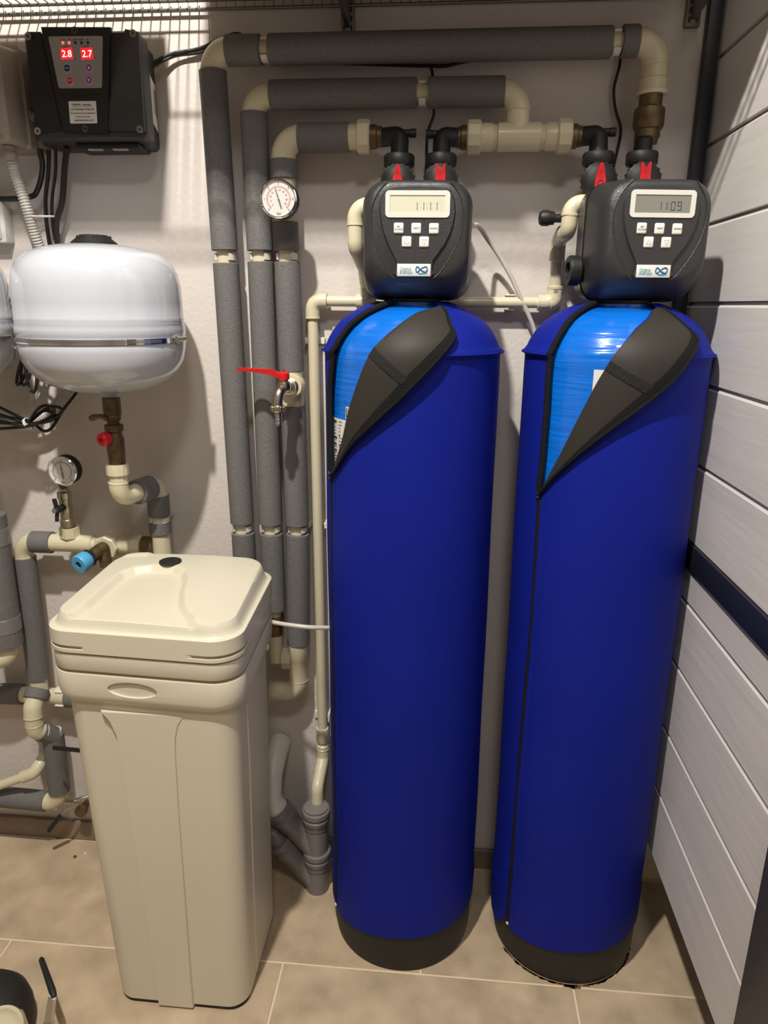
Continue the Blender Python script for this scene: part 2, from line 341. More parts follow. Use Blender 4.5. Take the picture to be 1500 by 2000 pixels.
def tank(T, label, jlabel):
    cx, cy_ = T['c']
    def P(th, z, dr=0):
        r = rp(z)+dr; return Vector((cx+r*math.sin(th), cy_-r*math.cos(th), z))
    FP = [(.05, .1665), (1.30, .1665), (1.325, .1662), (1.345, .1640), (1.36, .158), (1.38, .1455), (1.395, .131), (1.408, .112), (1.418, .092), (1.428, .062)]
    def P2(th, z, dr=0):
        r = sum(interp(FP, z+q) for q in (-.012, -.006, 0, .006, .012))/5+dr; return Vector((cx+r*math.sin(th), cy_-r*math.cos(th), z))
    root = thing('filter_tank', label, 'tank', (cx, cy_, 0))
    MB().lathe((cx, cy_, 0), (0, 0, 1), [(0, 0), (.150, 0), (.157, .006), (.161, .03), (.1625, .09), (.1625, .13), (.15, .15), (0, .15)], 64).build('tank_base', 'blackm', root)
    MB().lathe((cx, cy_, 0), (0, 0, 1), [(0, .151), (.150, .152), (.1565, .20), (.1565, 1.328), (.154, 1.345), (.147, 1.362), (.135, 1.38), (.12, 1.395), (.10, 1.407), (.08, 1.415), (.058, 1.420), (.058, 1.425), (0, 1.425)], 80).build('vessel', 'vessel', root)
    MB().lathe((cx, cy_, 0), (0, 0, 1), [(0, 1.4251), (.047, 1.4251), (.047, 1.427), (.054, 1.427), (.054, 1.4305), (0, 1.4305)], 40).build('valve_collar', 'black', root)
    if T['lab'] == 'left':
        def VP(th, z, dr=.0003): r = .1565+dr; th = math.radians(th); return Vector((cx+r*math.sin(th), cy_-r*math.cos(th), z))
        MB().grid([[VP(a, z) for a in [-70+i*3 for i in range(15)]] for z in (1.095, 1.218)]).build('rating_label', 'label', root)
        MB().grid([[VP(a, z) for a in (-46.5, -43, -39)] for z in (1.221, 1.243)]).build('barcode_label', 'label', root)
        tb = MB()
        for a0, w in ((-45.9, .9), (-44.3, .5), (-43.2, 1.1), (-41.3, .5), (-40.3, .6)): tb.grid([[VP(a0, z, .0006), VP(a0+w, z, .0006)] for z in (1.224, 1.241)])
        z = 1.213
        while z > 1.10:
            for a0, a1 in ((-65+random.random()*2, -58-random.random()*3), (-55.5, -50-random.random()*4), (-47, -43-random.random()*4)):
                h = .0012 if random.random() < .8 else .004
                tb.grid([[VP(a0+(a1-a0)*k/3, q, .0006) for k in range(4)] for q in (z-h, z)])
            z -= .006
        tb.build('label_print', 'ink', root)
    if T['lab'] == 'right':
        def VP(th, z, dr=.0003): r = .1565+dr; th = math.radians(th); return Vector((cx+r*math.sin(th), cy_-r*math.cos(th), z))
        MB().grid([[VP(a, z) for a in (-24.5, -20, -14)] for z in (1.270, 1.318)]).build('rating_label', 'label', root)
    # ---- jacket
    jk = thing('insulating_jacket', jlabel, 'tank jacket', (cx, cy_, .08))
    N = 60; fold = resample(T['fold'], N, 3); edge = resample(T['edge'], N, 0)
    fz = sorted([(z, th) for th, z in fold])
    def right(z):
        if z <= T['z0']: return math.radians(interp(T['zip'], z)+1.3)
        return interp(fz, z)
    def left(z): return math.radians(interp(T['zip'], z)-.9)+2*PI
    zs = [T['z0']*k/60 for k in range(61)][5:]+[T['z0']+(1.33-T['z0'])*k/22 for k in range(1, 23)]+[1.334, 1.3375, 1.341, 1.3445, 1.35, 1.358, 1.367, 1.376, 1.385, 1.393, 1.40, 1.407, 1.413, 1.418, 1.422, 1.4265]
    hem = T['hem']; Go, Gi = [], []; NC = 96
    for z in zs:
        a, b = right(z), left(z); ro, ri = [], []
        for k in range(NC+1):
            th = a+(b-a)*k/NC; h = interp(hem, math.degrees(th)); zz = max(z, h) if z < .2 else z
            if z < .2: zz = h+(z-zs[0])/(.2-zs[0])*(.2-h) if z >= zs[0] else h
            wob = .0012*math.sin(3*th+z*9)*math.sin(z*5) + (.0016*math.exp(-((zz-.165-.02*math.cos(th))/.018)**2))
            edgeflare = .0035*math.exp(-(k/2.5)**2)*(1 if z > T['z0'] else 0)
            if T['lab'] == 'right' and k > NC-9 and zz < .24: wob += .004*(k-NC+9)/9
            ro.append(P(th, zz, wob)); ri.append(P(th, zz, -.0035+min(wob, 0)))
        Go.append(ro); Gi.append(ri)
    MB().grid(Go, Gi).build('jacket_body', 'blue', jk, angle=60)
    # seam piping round the shoulder
    a, b = edge[0][0], left(1.34)
    er = interp(sorted([(z, th) for th, z in edge]), 1.337)
    MB().tube([P(er+.02+(b-er-.03)*k/70, 1.3385, .0015) for k in range(71)], .0021, 8).build('shoulder_seam', 'blue', jk)
    # folded flap: lining outwards
    def flap(s, t, dr=0):
        x = s*(N-1); i = min(int(x), N-2); q = x-i
        f = [fold[i][j]+(fold[i+1][j]-fold[i][j])*q for j in (0, 1)]; e = [edge[i][j]+(edge[i+1][j]-edge[i][j])*q for j in (0, 1)]
        th = f[0]+(e[0]-f[0])*t; z = f[1]+(e[1]-f[1])*t
        wdt = math.hypot((e[0]-f[0])*.16, e[1]-f[1])
        lift = min(1, wdt/.10)*(.0035+.011*math.sin(PI*min(t*.62+.02, 1)))+.0035
        zz = min(z, 1.4265); return P2(th, zz, lift+dr)
    ns, ntt = 48, 14
    GA = [[flap(i/ns, j/ntt) for j in range(ntt+1)] for i in range(ns+1)]; GB = [[flap(i/ns, j/ntt, -.0032) for j in range(ntt+1)] for i in range(ns+1)]
    MB().grid(GA, GB).build('folded_flap', 'lining', jk, angle=60)
    # stitched zip along the flap's free edge
    z1 = MB(); z1.grid([[flap(i/ns, 1-.19*j/2, .0010) for j in range(3)] for i in range(1, ns)], [[flap(i/ns, 1-.19*j/2, -.0004) for j in range(3)] for i in range(1, ns)]); z1.build('zip_tape', 'zip', jk)
    MB().tube([flap(i/ns, 1.0, .0005) for i in range(ns+1)], .0028, 8).build('zip_chain', 'zip', jk)
    sv = MB()
    g1 = [[flap(.455+.085*t/12+w*.0, t/12*.86, .0011) for w in (0,)] for t in range(13)]
    ga = [[flap(.395-.02*t/12+w*.036, t/12*.84, .0014) for w in (0, 1)] for t in range(13)]
    gb = [[flap(.395-.02*t/12+w*.036, t/12*.84, -.0004) for w in (0, 1)] for t in range(13)]
    sv.grid(ga, gb).build('stitched_strip', 'velcro', jk)
    # zip along the left edge and down to the hem
    zp = [z for z in zs if z >= .095]
    MB().tube([P(math.radians(interp(T['zip'], z)), z, .0008) for z in zp if z >= T['z0']-.002], .0054, 10).build('zip_edge', 'zip', jk)
    MB().tube([P(math.radians(interp(T['zip'], z)+.2), z, -.0022) for z in zp if z <= T['z0']+.004], .0048, 10).build('zip_closed', 'zip', jk)
    th0 = math.radians(interp(T['zip'], T['z0']))
    pz = P(th0, T['z0']-.008, .004); MB().box(pz, (.006, .004, .012), rot=(0, 0, th0), bev=.001).build('zip_slider', 'steel', jk)
    MB().box(P(th0, .094, .0025), (.006, .003, .005), rot=(0, 0, th0), bev=.0008).build('zip_stop', 'btn', jk)
    # stitch line beside the zip
    st = MB(); z = .12
    while z < T['z0']-.01:
        a = math.radians(interp(T['zip'], z)+4.2); st.tube([P(a, z, .0004), P(a, z+.004, .0004)], .0005, 4); z += .008
    stuff(st.build('stitching', 'deepblue', jk))
tank(TANKS['L'], 'blue water filter tank on black base, the left one, nearer the ivory cabinet', 'blue zipped jacket on the left filter tank, flap folded open over a white label')
tank(TANKS['R'], 'blue water filter tank on black base, the right one, beside the plank partition', 'blue zipped jacket on the right filter tank, beside the planks, flap folded open')

# ================= control heads =================
def rrect(hw, z0, z1, R, y, n=7, bulge=0):
    pts = []
    for (sx, cz, a0) in ((1, z1-R, 0), (-1, z1-R, 90), (-1, z0+R, 180), (1, z0+R, 270)):
        for k in range(n+1):
            a = math.radians(a0+90*k/n); pts.append(((hw-R)*sx+R*math.cos(a), y, cz+R*math.sin(a)))
    return pts
def ux(X): return (X-725)/6376
def vz(Y): return .0965-(Y-762)/6980+(Y-250)*5.56e-6
YF = -.0930
def head(loc, rz, label, digits, lcd, lit):
    r = thing('control_head', label, 'control valve', loc, rz)
    rings = [rrect(.088, .004, .188, .03, .070), rrect(.0945, 0, .193, .034, .045), rrect(.0960, -.002, .1945, .036, -.010), rrect(.0945, .001, .1925, .038, -.035), rrect(.0925, .010, .191, .041, -.062), rrect(.0885, .024, .189, .042, -.079), rrect(.0835, .032, .186, .042, -.0875), rrect(.078, .0365, .182, .040, -.0912), rrect(.072, .040, .178, .036, -.0922)]
    MB().loft(rings).build('cover', 'head', r, local=True, angle=50)
    MB().loft([rrect(.0975, -.003, .1955, .037, .000), rrect(.0975, -.003, .1955, .037, .006)]).build('cover_rim', 'headb', r, local=True)
    # raised centre panel
    Lp = [(372, 245), (330, 330), (316, 400), (315, 480), (330, 600), (352, 700), (400, 850), (455, 965), (500, 1060), (505, 1150), (480, 1200), (500, 1238)]
    Rp = [(1075, 240), (1110, 320), (1126, 400), (1130, 480), (1118, 600), (1090, 720), (1035, 850), (960, 970), (905, 1050), (895, 1150), (915, 1200), (890, 1238)]
    Tp = [(430, 212), (560, 195), (725, 190), (890, 195), (1010, 210)]
    poly = [(ux(a), YF+.0012, vz(b)) for a, b in Rp[::-1]+Tp[::-1]+Lp]
    MB().prism(poly, (0, -.0050, 0), .0026).build('front_panel', 'head', r, local=True)
    for side in ([(395, 135), (300, 270), (240, 420), (228, 520), (235, 640), (262, 790), (318, 950), (385, 1090), (440, 1200), (490, 1244)], [(1065, 135), (1150, 255), (1200, 380), (1213, 500), (1208, 620), (1175, 790), (1095, 980), (1030, 1095), (960, 1200), (900, 1244)]):
        MB().tube(smoothpath([(ux(a), YF+.0009, vz(b)) for a, b in side], 4), .0011, 6).build('moulded_rib', 'head', r, local=True)
    # display
    def curved(x0, x1, z0, z1, bow, rad, y):
        P = rrect((x1-x0)/2, z0, z1, rad, y, 4); c = (x0+x1)/2; h = (z1+z0)/2
        out = []
        for px, py, pz in P:
            w = 1-(px/((x1-x0)/2))**2; out.append((c+px, py, pz+(bow*w if pz > h else -bow*w)))
        return out
    x0, x1 = ux(383), ux(1065); z0, z1 = vz(545), vz(250)
    y0 = YF-.0029
    outer = curved(x0, x1, z0, z1, .0022, .006, y0); inner = curved(ux(432), ux(1014), vz(498), vz(300), .0004, .0008, y0)
    n = len(outer); mb = MB()
    def shift(P, d): return [(a, b+d, c) for a, b, c in P]
    mb.add(outer+shift(outer, -.0028)+shift(inner, -.0028)+shift(inner, .0004), [(i, (i+1) % n, (i+1) % n+n, i+n) for i in range(n)]+[(i+n, (i+1) % n+n, (i+1) % n+2*n, i+2*n) for i in range(n)]+[(i+2*n, (i+1) % n+2*n, (i+1) % n+3*n, i+3*n) for i in range(n)])
    mb.build('display_bezel', 'bezel', r, local=True)
    scr = MB().prism(shift(inner, -.0014), (0, -.0002, 0)).build('screen', lcd, r, local=True)
    ys = y0-.0018; dg = MB()
    def seg(a, b, w=.0006): # polyline of an LCD segment
        (xa, za), (xb, zb) = a, b; d = Vector((xb-xa, 0, zb-za)); nrm = Vector((-d.z, 0, d.x)).normalized()*w
        A, B = Vector((xa, ys, za)), Vector((xb, ys, zb)); dg.prism([A-nrm, A+nrm, B+nrm, B-nrm], (0, -.0002, 0))
    zt, zb = vz(375), vz(465); zm = (zt+zb)/2; sl = .0008
    W7 = {'1': 'bc', '0': 'abcdef', '9': 'abcdfg'}
    xs = [ux(720), ux(790), ux(862), ux(930)] if digits == '1111' else [ux(706), ux(767), ux(812), ux(880)]
    w = .0058 if digits != '1111' else 0
    for d, X in zip(digits, xs):
        xl = X; xr = X+w
        if d == '1': xr = X
        s7 = dict(a=((xl, zt), (xr, zt)), b=((xr, zt-.0006), (xr, zm+.0006)), c=((xr, zm-.0006), (xr, zb+.0006)), d=((xl, zb), (xr, zb)), e=((xl, zm), (xl, zb)), f=((xl, zt), (xl, zm)), g=((xl, zm), (xr, zm)))
        for q in W7[d]: seg(*s7[q], w=.00045)
    for zc in (zm+.003, zm-.003): seg(((xs[1]+xs[2])/2-.0015 if digits == '1111' else xs[1]+.003, zc), ((xs[1]+xs[2])/2-.0009 if digits == '1111' else xs[1]+.0036, zc), .0004)
    dg.build('digits', 'ink', screen_parent(scr, r), local=True)
    # buttons
    rx = lambda y: Matrix.Translation(y) @ Matrix.Rotation(PI/2, 4, 'X')
    def button(X, Y, lines, tri=0):
        cx, cz = ux(X), vz(Y); b = MB().box((cx, YF-.0045, cz), (.0163, .0040, .0172), bev=.0024, seg=3).build('button', 'btn', r, local=True)
        tb = MB()
        for i, s in enumerate(lines): tb.text(s, .0036, rx((cx, YF-.0066, cz+(len(lines)-1)*.0019-i*.0040)), sx=1.15)
        if tri:
            P = [Vector((cx+.0048*math.cos(a), YF-.0066, cz+tri*.0052*math.sin(a)-.0006*tri)) for a in (PI/2, PI/2+2*PI/3, PI/2+4*PI/3)]
            tb.tube(P, .00022, 4, closed=True)
        tb.build('print', 'ink', b, local=True)
    button(527, 668, ['SET', 'CLOCK']); button(714, 670, ['NEXT']); button(902, 672, ['REGEN']); button(614, 822, [], 1); button(801, 824, [], -1)
    # badge
    bd = MB().box((ux(697), YF-.0042, vz(1150)), (.0570, .0030, .0200), bev=.0008).build('badge', 'label', r, local=True)
    yb = YF-.0059; tb = MB()
    tb.text('ŪDENS', .0062, rx((ux(545), yb, vz(1143))), 'LEFT', sx=.95); tb.text('ENERĢIJA', .0062, rx((ux(545), yb, vz(1180))), 'LEFT', sx=.82)
    tb.build('lettering', 'teal', bd, local=True)
    for k, (dz, m_) in enumerate(((0, 'deepblue'), (.0009, 'teal'))):
        P = [];
        for i in range(41):
            a = 2*PI*i/40-PI/2; x = .0125*math.sin(a)*(1 if math.sin(a) > 0 else .55); z = .0048*math.sin(a)*math.cos(a)*1.8
            P.append((ux(735)+x+.0045, yb-.0001*k, vz(1143)+z+dz))
        MB().tube(P[:-1], .0007 if k else .0009, 6, closed=True).build('wave_mark', m_, bd, local=True)
    w_ = MB()
    for i in range(4): w_.tube(smoothpath([(ux(720+i*8), yb, vz(1165+i*6)), (ux(760), yb, vz(1185+i*4)), (ux(800+i*12), yb, vz(1178+i*4)), (ux(835-i*3), yb, vz(1150+i*12))], 4), .0004, 5)
    w_.build('wave_strokes', 'teal', bd, local=True)
    return r
def screen_parent(s, r): return s
hL = head((-.0605, -.186, 1.4310), math.radians(2.5), 'dark control head on the left filter tank, its display reading 11:11', '1111', 'lcd', 1)
hR = head((.3290, -.180, 1.4310), math.radians(7), 'dark control head on the right filter tank, its display reading 11:09', '1109', 'lcd2', 0)
# side fittings of the right head
rt_ = hR
MB().lathe((-.099, -.002, .050), (-1, 0, 0), [(0, 0), (.022, 0), (.026, .004), (.026, .019), (.024, .022), (.015, .022), (.015, .010), (0, .010)], 20).build('side_cap_nut', 'black', rt_, local=True, angle=20)
MB().lathe((-.099, .085, .146), (-1, 0, 0), [(0, 0), (.0075, 0), (.0075, .030), (.0115, .031), (.0125, .040), (.0140, .041), (.0140, .052), (.011, .057), (.0045, .058), (0, .054)], 20).build('quick_fitting', 'black', rt_, local=True)

# ================= isolation valves with red levers =================
def bypass(xs, label, yb=-.090, blade=(0, 1)):
    t = thing('bypass_valve', label, 'valve', ((xs[0]+xs[1])/2, yb, 1.60))
    MB().tube([(xs[0], yb, 1.632), (xs[1], yb, 1.632)], .013, 16).build('yoke', 'black', t)
    for i, x in enumerate(xs):
        mb = MB().lathe((x, yb, 1.590), (0, 0, 1), [(0, 0), (.022, 0), (.024, .01), (.024, .062), (.020, .07), (.020, .078), (0, .078)], 24)
        mb.build('valve_body', 'black', t)
        R = .0315; rg = MB(); rg.lathe((x, yb-.016, 1.640), (0, -1, 0), [(0, 0), (R*.9, 0), (R, .003), (R, .011), (R*.86, .014), (R*.80, .0155), (R*.5, .020), (0, .021)], 36)
        for k in range(20):
            a = 2*PI*k/20; rg.box((x+R*math.cos(a), yb-.0225, 1.640+R*math.sin(a)), (.004, .009, .004), rot=(0, -a, 0), bev=.0006, seg=1)
        rg.build('ring_nut', 'black', t)
        cn = MB(); cn.lathe((x, yb, 1.669), (0, 0, 1), [(0, 0), (.027, 0), (.029, .003), (.029, .018), (.0265, .022), (.017, .022), (0, .022)], 12); cn.build('cap_nut', 'black', t)
        # lever
        w, y0 = .0095, yb-.040
        if blade[i] == 0: pl = [(-w, 0), (-w, .018), (-w*.75, .032), (-.003, .045), (0, .047), (.003, .045), (w*.75, .032), (w, .018), (w, 0)]
        else: pl = [(-w, 0), (-w*.98, .046), (-w*.7, .047), (0, .036), (w*.7, .047), (w*.98, .046), (w, 0)]
        lv = MB().prism([(x+a, y0+.012, 1.622+b) for a, b in pl], (0, -.012, 0), .0006).build('lever', 'red', t)
        MB().lathe((x, y0+.0005, 1.6335), (0, -1, 0), [(0, 0), (.0064, 0), (.0064, .0010), (.0045, .0011), (.0045, .0004), (0, .0004)], 8).build('lever_socket', 'blackm', lv)
        tb = MB().text('↑', .012, Matrix.Translation((x, y0-.0002, 1.652)) @ Matrix.Rotation(PI/2, 4, 'X'), ext=.0003); tb.text('CB', .006, Matrix.Translation((x, y0-.0002, 1.6435)) @ Matrix.Rotation(PI/2, 4, 'X'), ext=.0003)
        tb.build('embossed_mark', 'redb', lv)
    return t
bypass((-.1015, -.0225), 'black twin valve with two red levers above the left control head')
bypass((.2660, .3440), 'black twin valve with two red levers above the right control head')

# ================= pipework helpers =================
FR, PR_ = .0262, .0165
def foam(t, a, b, r=FR, ri=PR_): return MB().pipe(a, b, r, ri).build('foam_sleeve', 'foam', t)
def pipe(t, a, b, r=PR_, m='ppr', name='bare_pipe'): return MB().cyl(a, b, r, seg=24).build(name, m, t)
def elbow(t, a, c, b, r=.0225, R=None, m='ppr', name='elbow'):
    pts = arc(a, c, b, R or r*1.15, 9); mb = MB().tube(pts, r, 28)
    for e, d in ((Vector(a), Vector(a)-Vector(c)), (Vector(b), Vector(b)-Vector(c))):
        d = d.normalized(); mb.lathe(e-d*.0035, d, [(r, 0), (r+.0007, .0003), (r+.0007, .003), (r, .0036)], 28)
    return mb.build(name, m, t)
def clip(t, c, d, front=(0, -1, 0), r=.0215, w=.013):
    c, d, f = Vector(c), Vector(d).normalized(), Vector(front); s = d.cross(f); mb = MB()
    ang = [math.radians(a) for a in range(38, 323, 15)]
    G = []; G2 = []
    for e in (-w/2, w/2):
        G.append([c+d*e+(f*math.cos(a)+s*math.sin(a))*r for a in ang]); G2.append([c+d*e+(f*math.cos(a)+s*math.sin(a))*(r-.0045) for a in ang])
    mb.grid(G, G2); base = c-f*(r+.008)
    bx = MB(); L = abs(c.y)-r
    if f.y < -.5 and L > .004: mb.box((c.x, -L/2, c.z), (w if abs(d.x) > .5 else .02, L, w if abs(d.z) > .5 else .02), bev=.001, seg=1)
    return mb.build('pipe_clip', 'pprw', t)
def hexnut(t, a, b, r, m='ppr', name='union_nut', n=8): return MB().hexa(a, b, r, n).build(name, m, t, angle=25)

# ---- run 1: the top, outermost run
Y1 = -.060
t = thing('insulated_pipe', 'topmost and outermost grey foam-clad pipe run, down to the right filter tank', 'pipe', (-.457, -.055, .46))
foam(t, (-.462, -.056, 1.845), (-.457, -.055, 1.523)); foam(t, (-.456, -.055, 1.499), (-.450, -.052, .944)); foam(t, (-.449, -.052, .921), (-.449, -.052, .47))
pipe(t, (-.457, -.055, 1.53), (-.457, -.055, 1.49)); clip(t, (-.457, -.055, 1.511), (0, 0, 1)); pipe(t, (-.450, -.052, .95), (-.450, -.052, .915)); clip(t, (-.450, -.052, .932), (0, 0, 1))
elbow(t, (-.462, -.056, 1.838), (-.462, -.058, 1.877), (-.425, Y1, 1.877), .0232, .036)
foam(t, (-.431, Y1, 1.877), (-.366, Y1, 1.877)); foam(t, (-.350, Y1, 1.877), (.277, Y1, 1.877)); foam(t, (.295, Y1, 1.878), (.324, Y1, 1.878))
pipe(t, (-.37, Y1, 1.877), (-.345, Y1, 1.877)); clip(t, (-.358, Y1, 1.877), (1, 0, 0)); pipe(t, (.27, Y1, 1.877), (.30, Y1, 1.877)); clip(t, (.286, Y1, 1.877), (1, 0, 0))
elbow(t, (.320, Y1, 1.878), (.357, Y1, 1.878), (.357, Y1, 1.838), .0232, .036)
MB().lathe((.3575, Y1, 1.842), (0, 0, -1), [(0, 0), (.0215, 0), (.0225, .004), (.0225, .024), (.0245, .026), (.0245, .043), (.0275, .045), (.0275, .052), (0, .052)], 28).build('threaded_adapter', 'ppr', t)
MB().lathe((.3555, -.063, 1.790), (0, 0, -1), [(0, 0), (.0205, 0), (.0205, .018), (.0265, .022), (.0275, .026), (.0275, .050), (.0255, .056), (.0225, .057), (.0225, .070), (.0190, .074), (.0190, .080), (0, .080)], 28).build('check_valve', 'brass', t)
MB().lathe((.347, -.076, 1.715), (0, 0, -1), [(0, 0), (.0165, 0), (.0165, .030), (0, .030)], 24).build('threaded_stub', 'black', t)
# ---- run 2: middle run with the tee
Y2 = -.060
t = thing('insulated_pipe', 'middle grey foam-clad pipe run that ends in the cream tee between the two heads', 'pipe', (-.384, -.052, .72))
foam(t, (-.3860, -.053, 1.773), (-.3845, -.052, 1.523)); foam(t, (-.3845, -.052, 1.502), (-.3840, -.052, .944)); foam(t, (-.3835, -.052, .922), (-.3835, -.052, .735))
pipe(t, (-.3845, -.052, 1.53), (-.3845, -.052, 1.49)); clip(t, (-.3845, -.052, 1.512), (0, 0, 1)); pipe(t, (-.3838, -.052, .95), (-.3838, -.052, .915)); clip(t, (-.3838, -.052, .933), (0, 0, 1))
pipe(t, (-.3835, -.052, .74), (-.3835, -.052, .60)); MB().lathe((-.3835, -.052, .72), (0, 0, -1), [(0, 0), (.022, .001), (.022, .02), (.018, .024), (.018, .05), (0, .05)], 8).build('brass_coupling', 'brass', t)
elbow(t, (-.3860, -.054, 1.766), (-.3860, Y2, 1.801), (-.343, Y2, 1.801), .0222, .034)
foam(t, (-.350, Y2, 1.801), (-.0715, Y2, 1.801)); foam(t, (-.0500, Y2, 1.801), (.0905, Y2, 1.801)); pipe(t, (-.075, Y2, 1.801), (-.045, Y2, 1.801)); clip(t, (-.061, Y2, 1.801), (1, 0, 0))
elbow(t, (.085, Y2, 1.801), (.117, Y2, 1.801), (.117, Y2, 1.768), .0222, .032)
ZT = 1.7245
mb = MB().cyl((.082, Y2, ZT), (.160, Y2, ZT), .0250, seg=28); mb.cyl((.117, Y2, ZT), (.117, Y2, 1.768), .0215, seg=28); mb.build('tee', 'ppr', t)
for s, x in ((-1, .082), (1, .160)):
    mb = MB().lathe((x, Y2, ZT), (s, 0, 0), [(0, -.002), (.0215, 0), (.0225, .002), (.0215, .004), (.0225, .006), (.0215, .009), (0, .009)], 28); mb.build('weld_bead', 'ppr', t)
    MB().lathe((x+s*.009, Y2, ZT), (s, 0, 0), [(0, 0), (.0228, 0), (.0245, .004), (.0245, .024), (0, .024)], 28).build('union_body', 'ppr', t)
    hexnut(t, (x+s*.031, Y2, ZT), (x+s*.058, Y2, ZT), .0305, n=10)
    MB().lathe((x+s*.058, Y2, ZT), (s, 0, 0), [(0, 0), (.0215, 0), (.0215, .010), (.0185, .012), (.0185, .018), (0, .018)], 10).build('brass_bush', 'brass', t)
# ---- run 3: inner run with gauge and tap
Y3 = -.060
t = thing('insulated_pipe', 'innermost grey foam-clad pipe run carrying the round gauge and the garden tap', 'pipe', (-.329, -.052, .50))
elbow(t, (-.330, -.055, 1.692), (-.330, Y3, 1.7275), (-.292, Y3, 1.7275), .0235, .036)
foam(t, (-.330, -.055, 1.690), (-.330, -.055, 1.655)); foam(t, (-.3315, -.053, 1.577), (-.3305, -.052, 1.523)); foam(t, (-.3295, -.052, 1.502), (-.3270, -.052, 1.284)); foam(t, (-.3255, -.052, 1.211), (-.3235, -.052, .944)); foam(t, (-.3230, -.052, .923), (-.3290, -.052, .650))
MB().cyl((-.330, -.055, 1.664), (-.330, -.053, 1.570), .0222, seg=28).build('tee', 'ppr', t)
pipe(t, (-.3305, -.052, 1.53), (-.3300, -.052, 1.49)); clip(t, (-.3300, -.052, 1.512), (0, 0, 1)); pipe(t, (-.3235, -.052, .95), (-.3235, -.052, .915)); clip(t, (-.3235, -.052, .9335), (0, 0, 1))
mb = MB().cyl((-.3265, -.052, 1.286), (-.3258, -.052, 1.208), .0238, seg=28); mb.lathe((-.3215, -.052, 1.2560), (0, -1, 0), [(0, 0), (.0235, 0), (.0235, .034), (.0225, .036), (.0145, .036), (0, .034)], 28); mb.build('tap_tee', 'ppr', t)
foam(t, (-.298, Y3, 1.7275), (-.200, Y3, 1.7275), FR)
MB().lathe((-.203, Y3, 1.7275), (1, 0, 0), [(0, 0), (.0225, 0), (.0225, .022), (0, .022)], 28).build('union_body', 'ppr', t)
hexnut(t, (-.184, Y3, 1.7275), (-.159, Y3, 1.7275), .0305, n=10)
MB().lathe((-.159, Y3, 1.7275), (1, 0, 0), [(0, 0), (.0215, 0), (.0215, .012), (.0185, .014), (.0185, .022), (0, .022)], 10).build('brass_bush', 'brass', t)
MB().lathe((-.3305, -.052, .655), (0, 0, -1), [(0, 0), (.0235, 0), (.0235, .045), (.0228, .046), (.0228, .098), (0, .098)], 28).build('tee', 'ppr', t)
hexnut(t, (-.345, -.052, .609), (-.368, -.052, .609), .027, n=8)
elbow(t, (-.3305, -.052, .556), (-.3305, -.052, .520), (-.40, -.052, .520), .0228, .034)
# black elbows joining runs to the isolation valves
def blackelbow(x0, x1, y0, yb, stub, label):
    t = thing('black_elbow', label, 'pipe elbow', (x1, yb, 1.685)); z = ZT if x0 > -.1 else 1.7265; s = 1 if x1 > x0 else -1
    mb = MB().tube(arc((x0, y0, z), (x1, (y0+yb)/2, z), (x1, yb, 1.688), .012, 7), .0168, 22); mb.build('elbow_body', 'black', t)
    MB().lathe((x1+s*.008, (y0+yb)/2, z+.004), (s, 0, 0), [(0, 0), (.0068, 0), (.0068, .010), (.0078, .011), (.0078, .0225), (0, .0225)], 14).build('side_stub', 'black', t)
blackelbow(-.137, -.1015, Y3, -.085, 1, 'black elbow with side stub above the left valve of the left tank')
blackelbow(.008, -.0225, Y2, -.085, -1, 'black elbow with side stub above the right valve of the left tank')
blackelbow(.236, .2660, Y2, -.085, 1, 'black elbow with side stub above the left valve of the right tank')

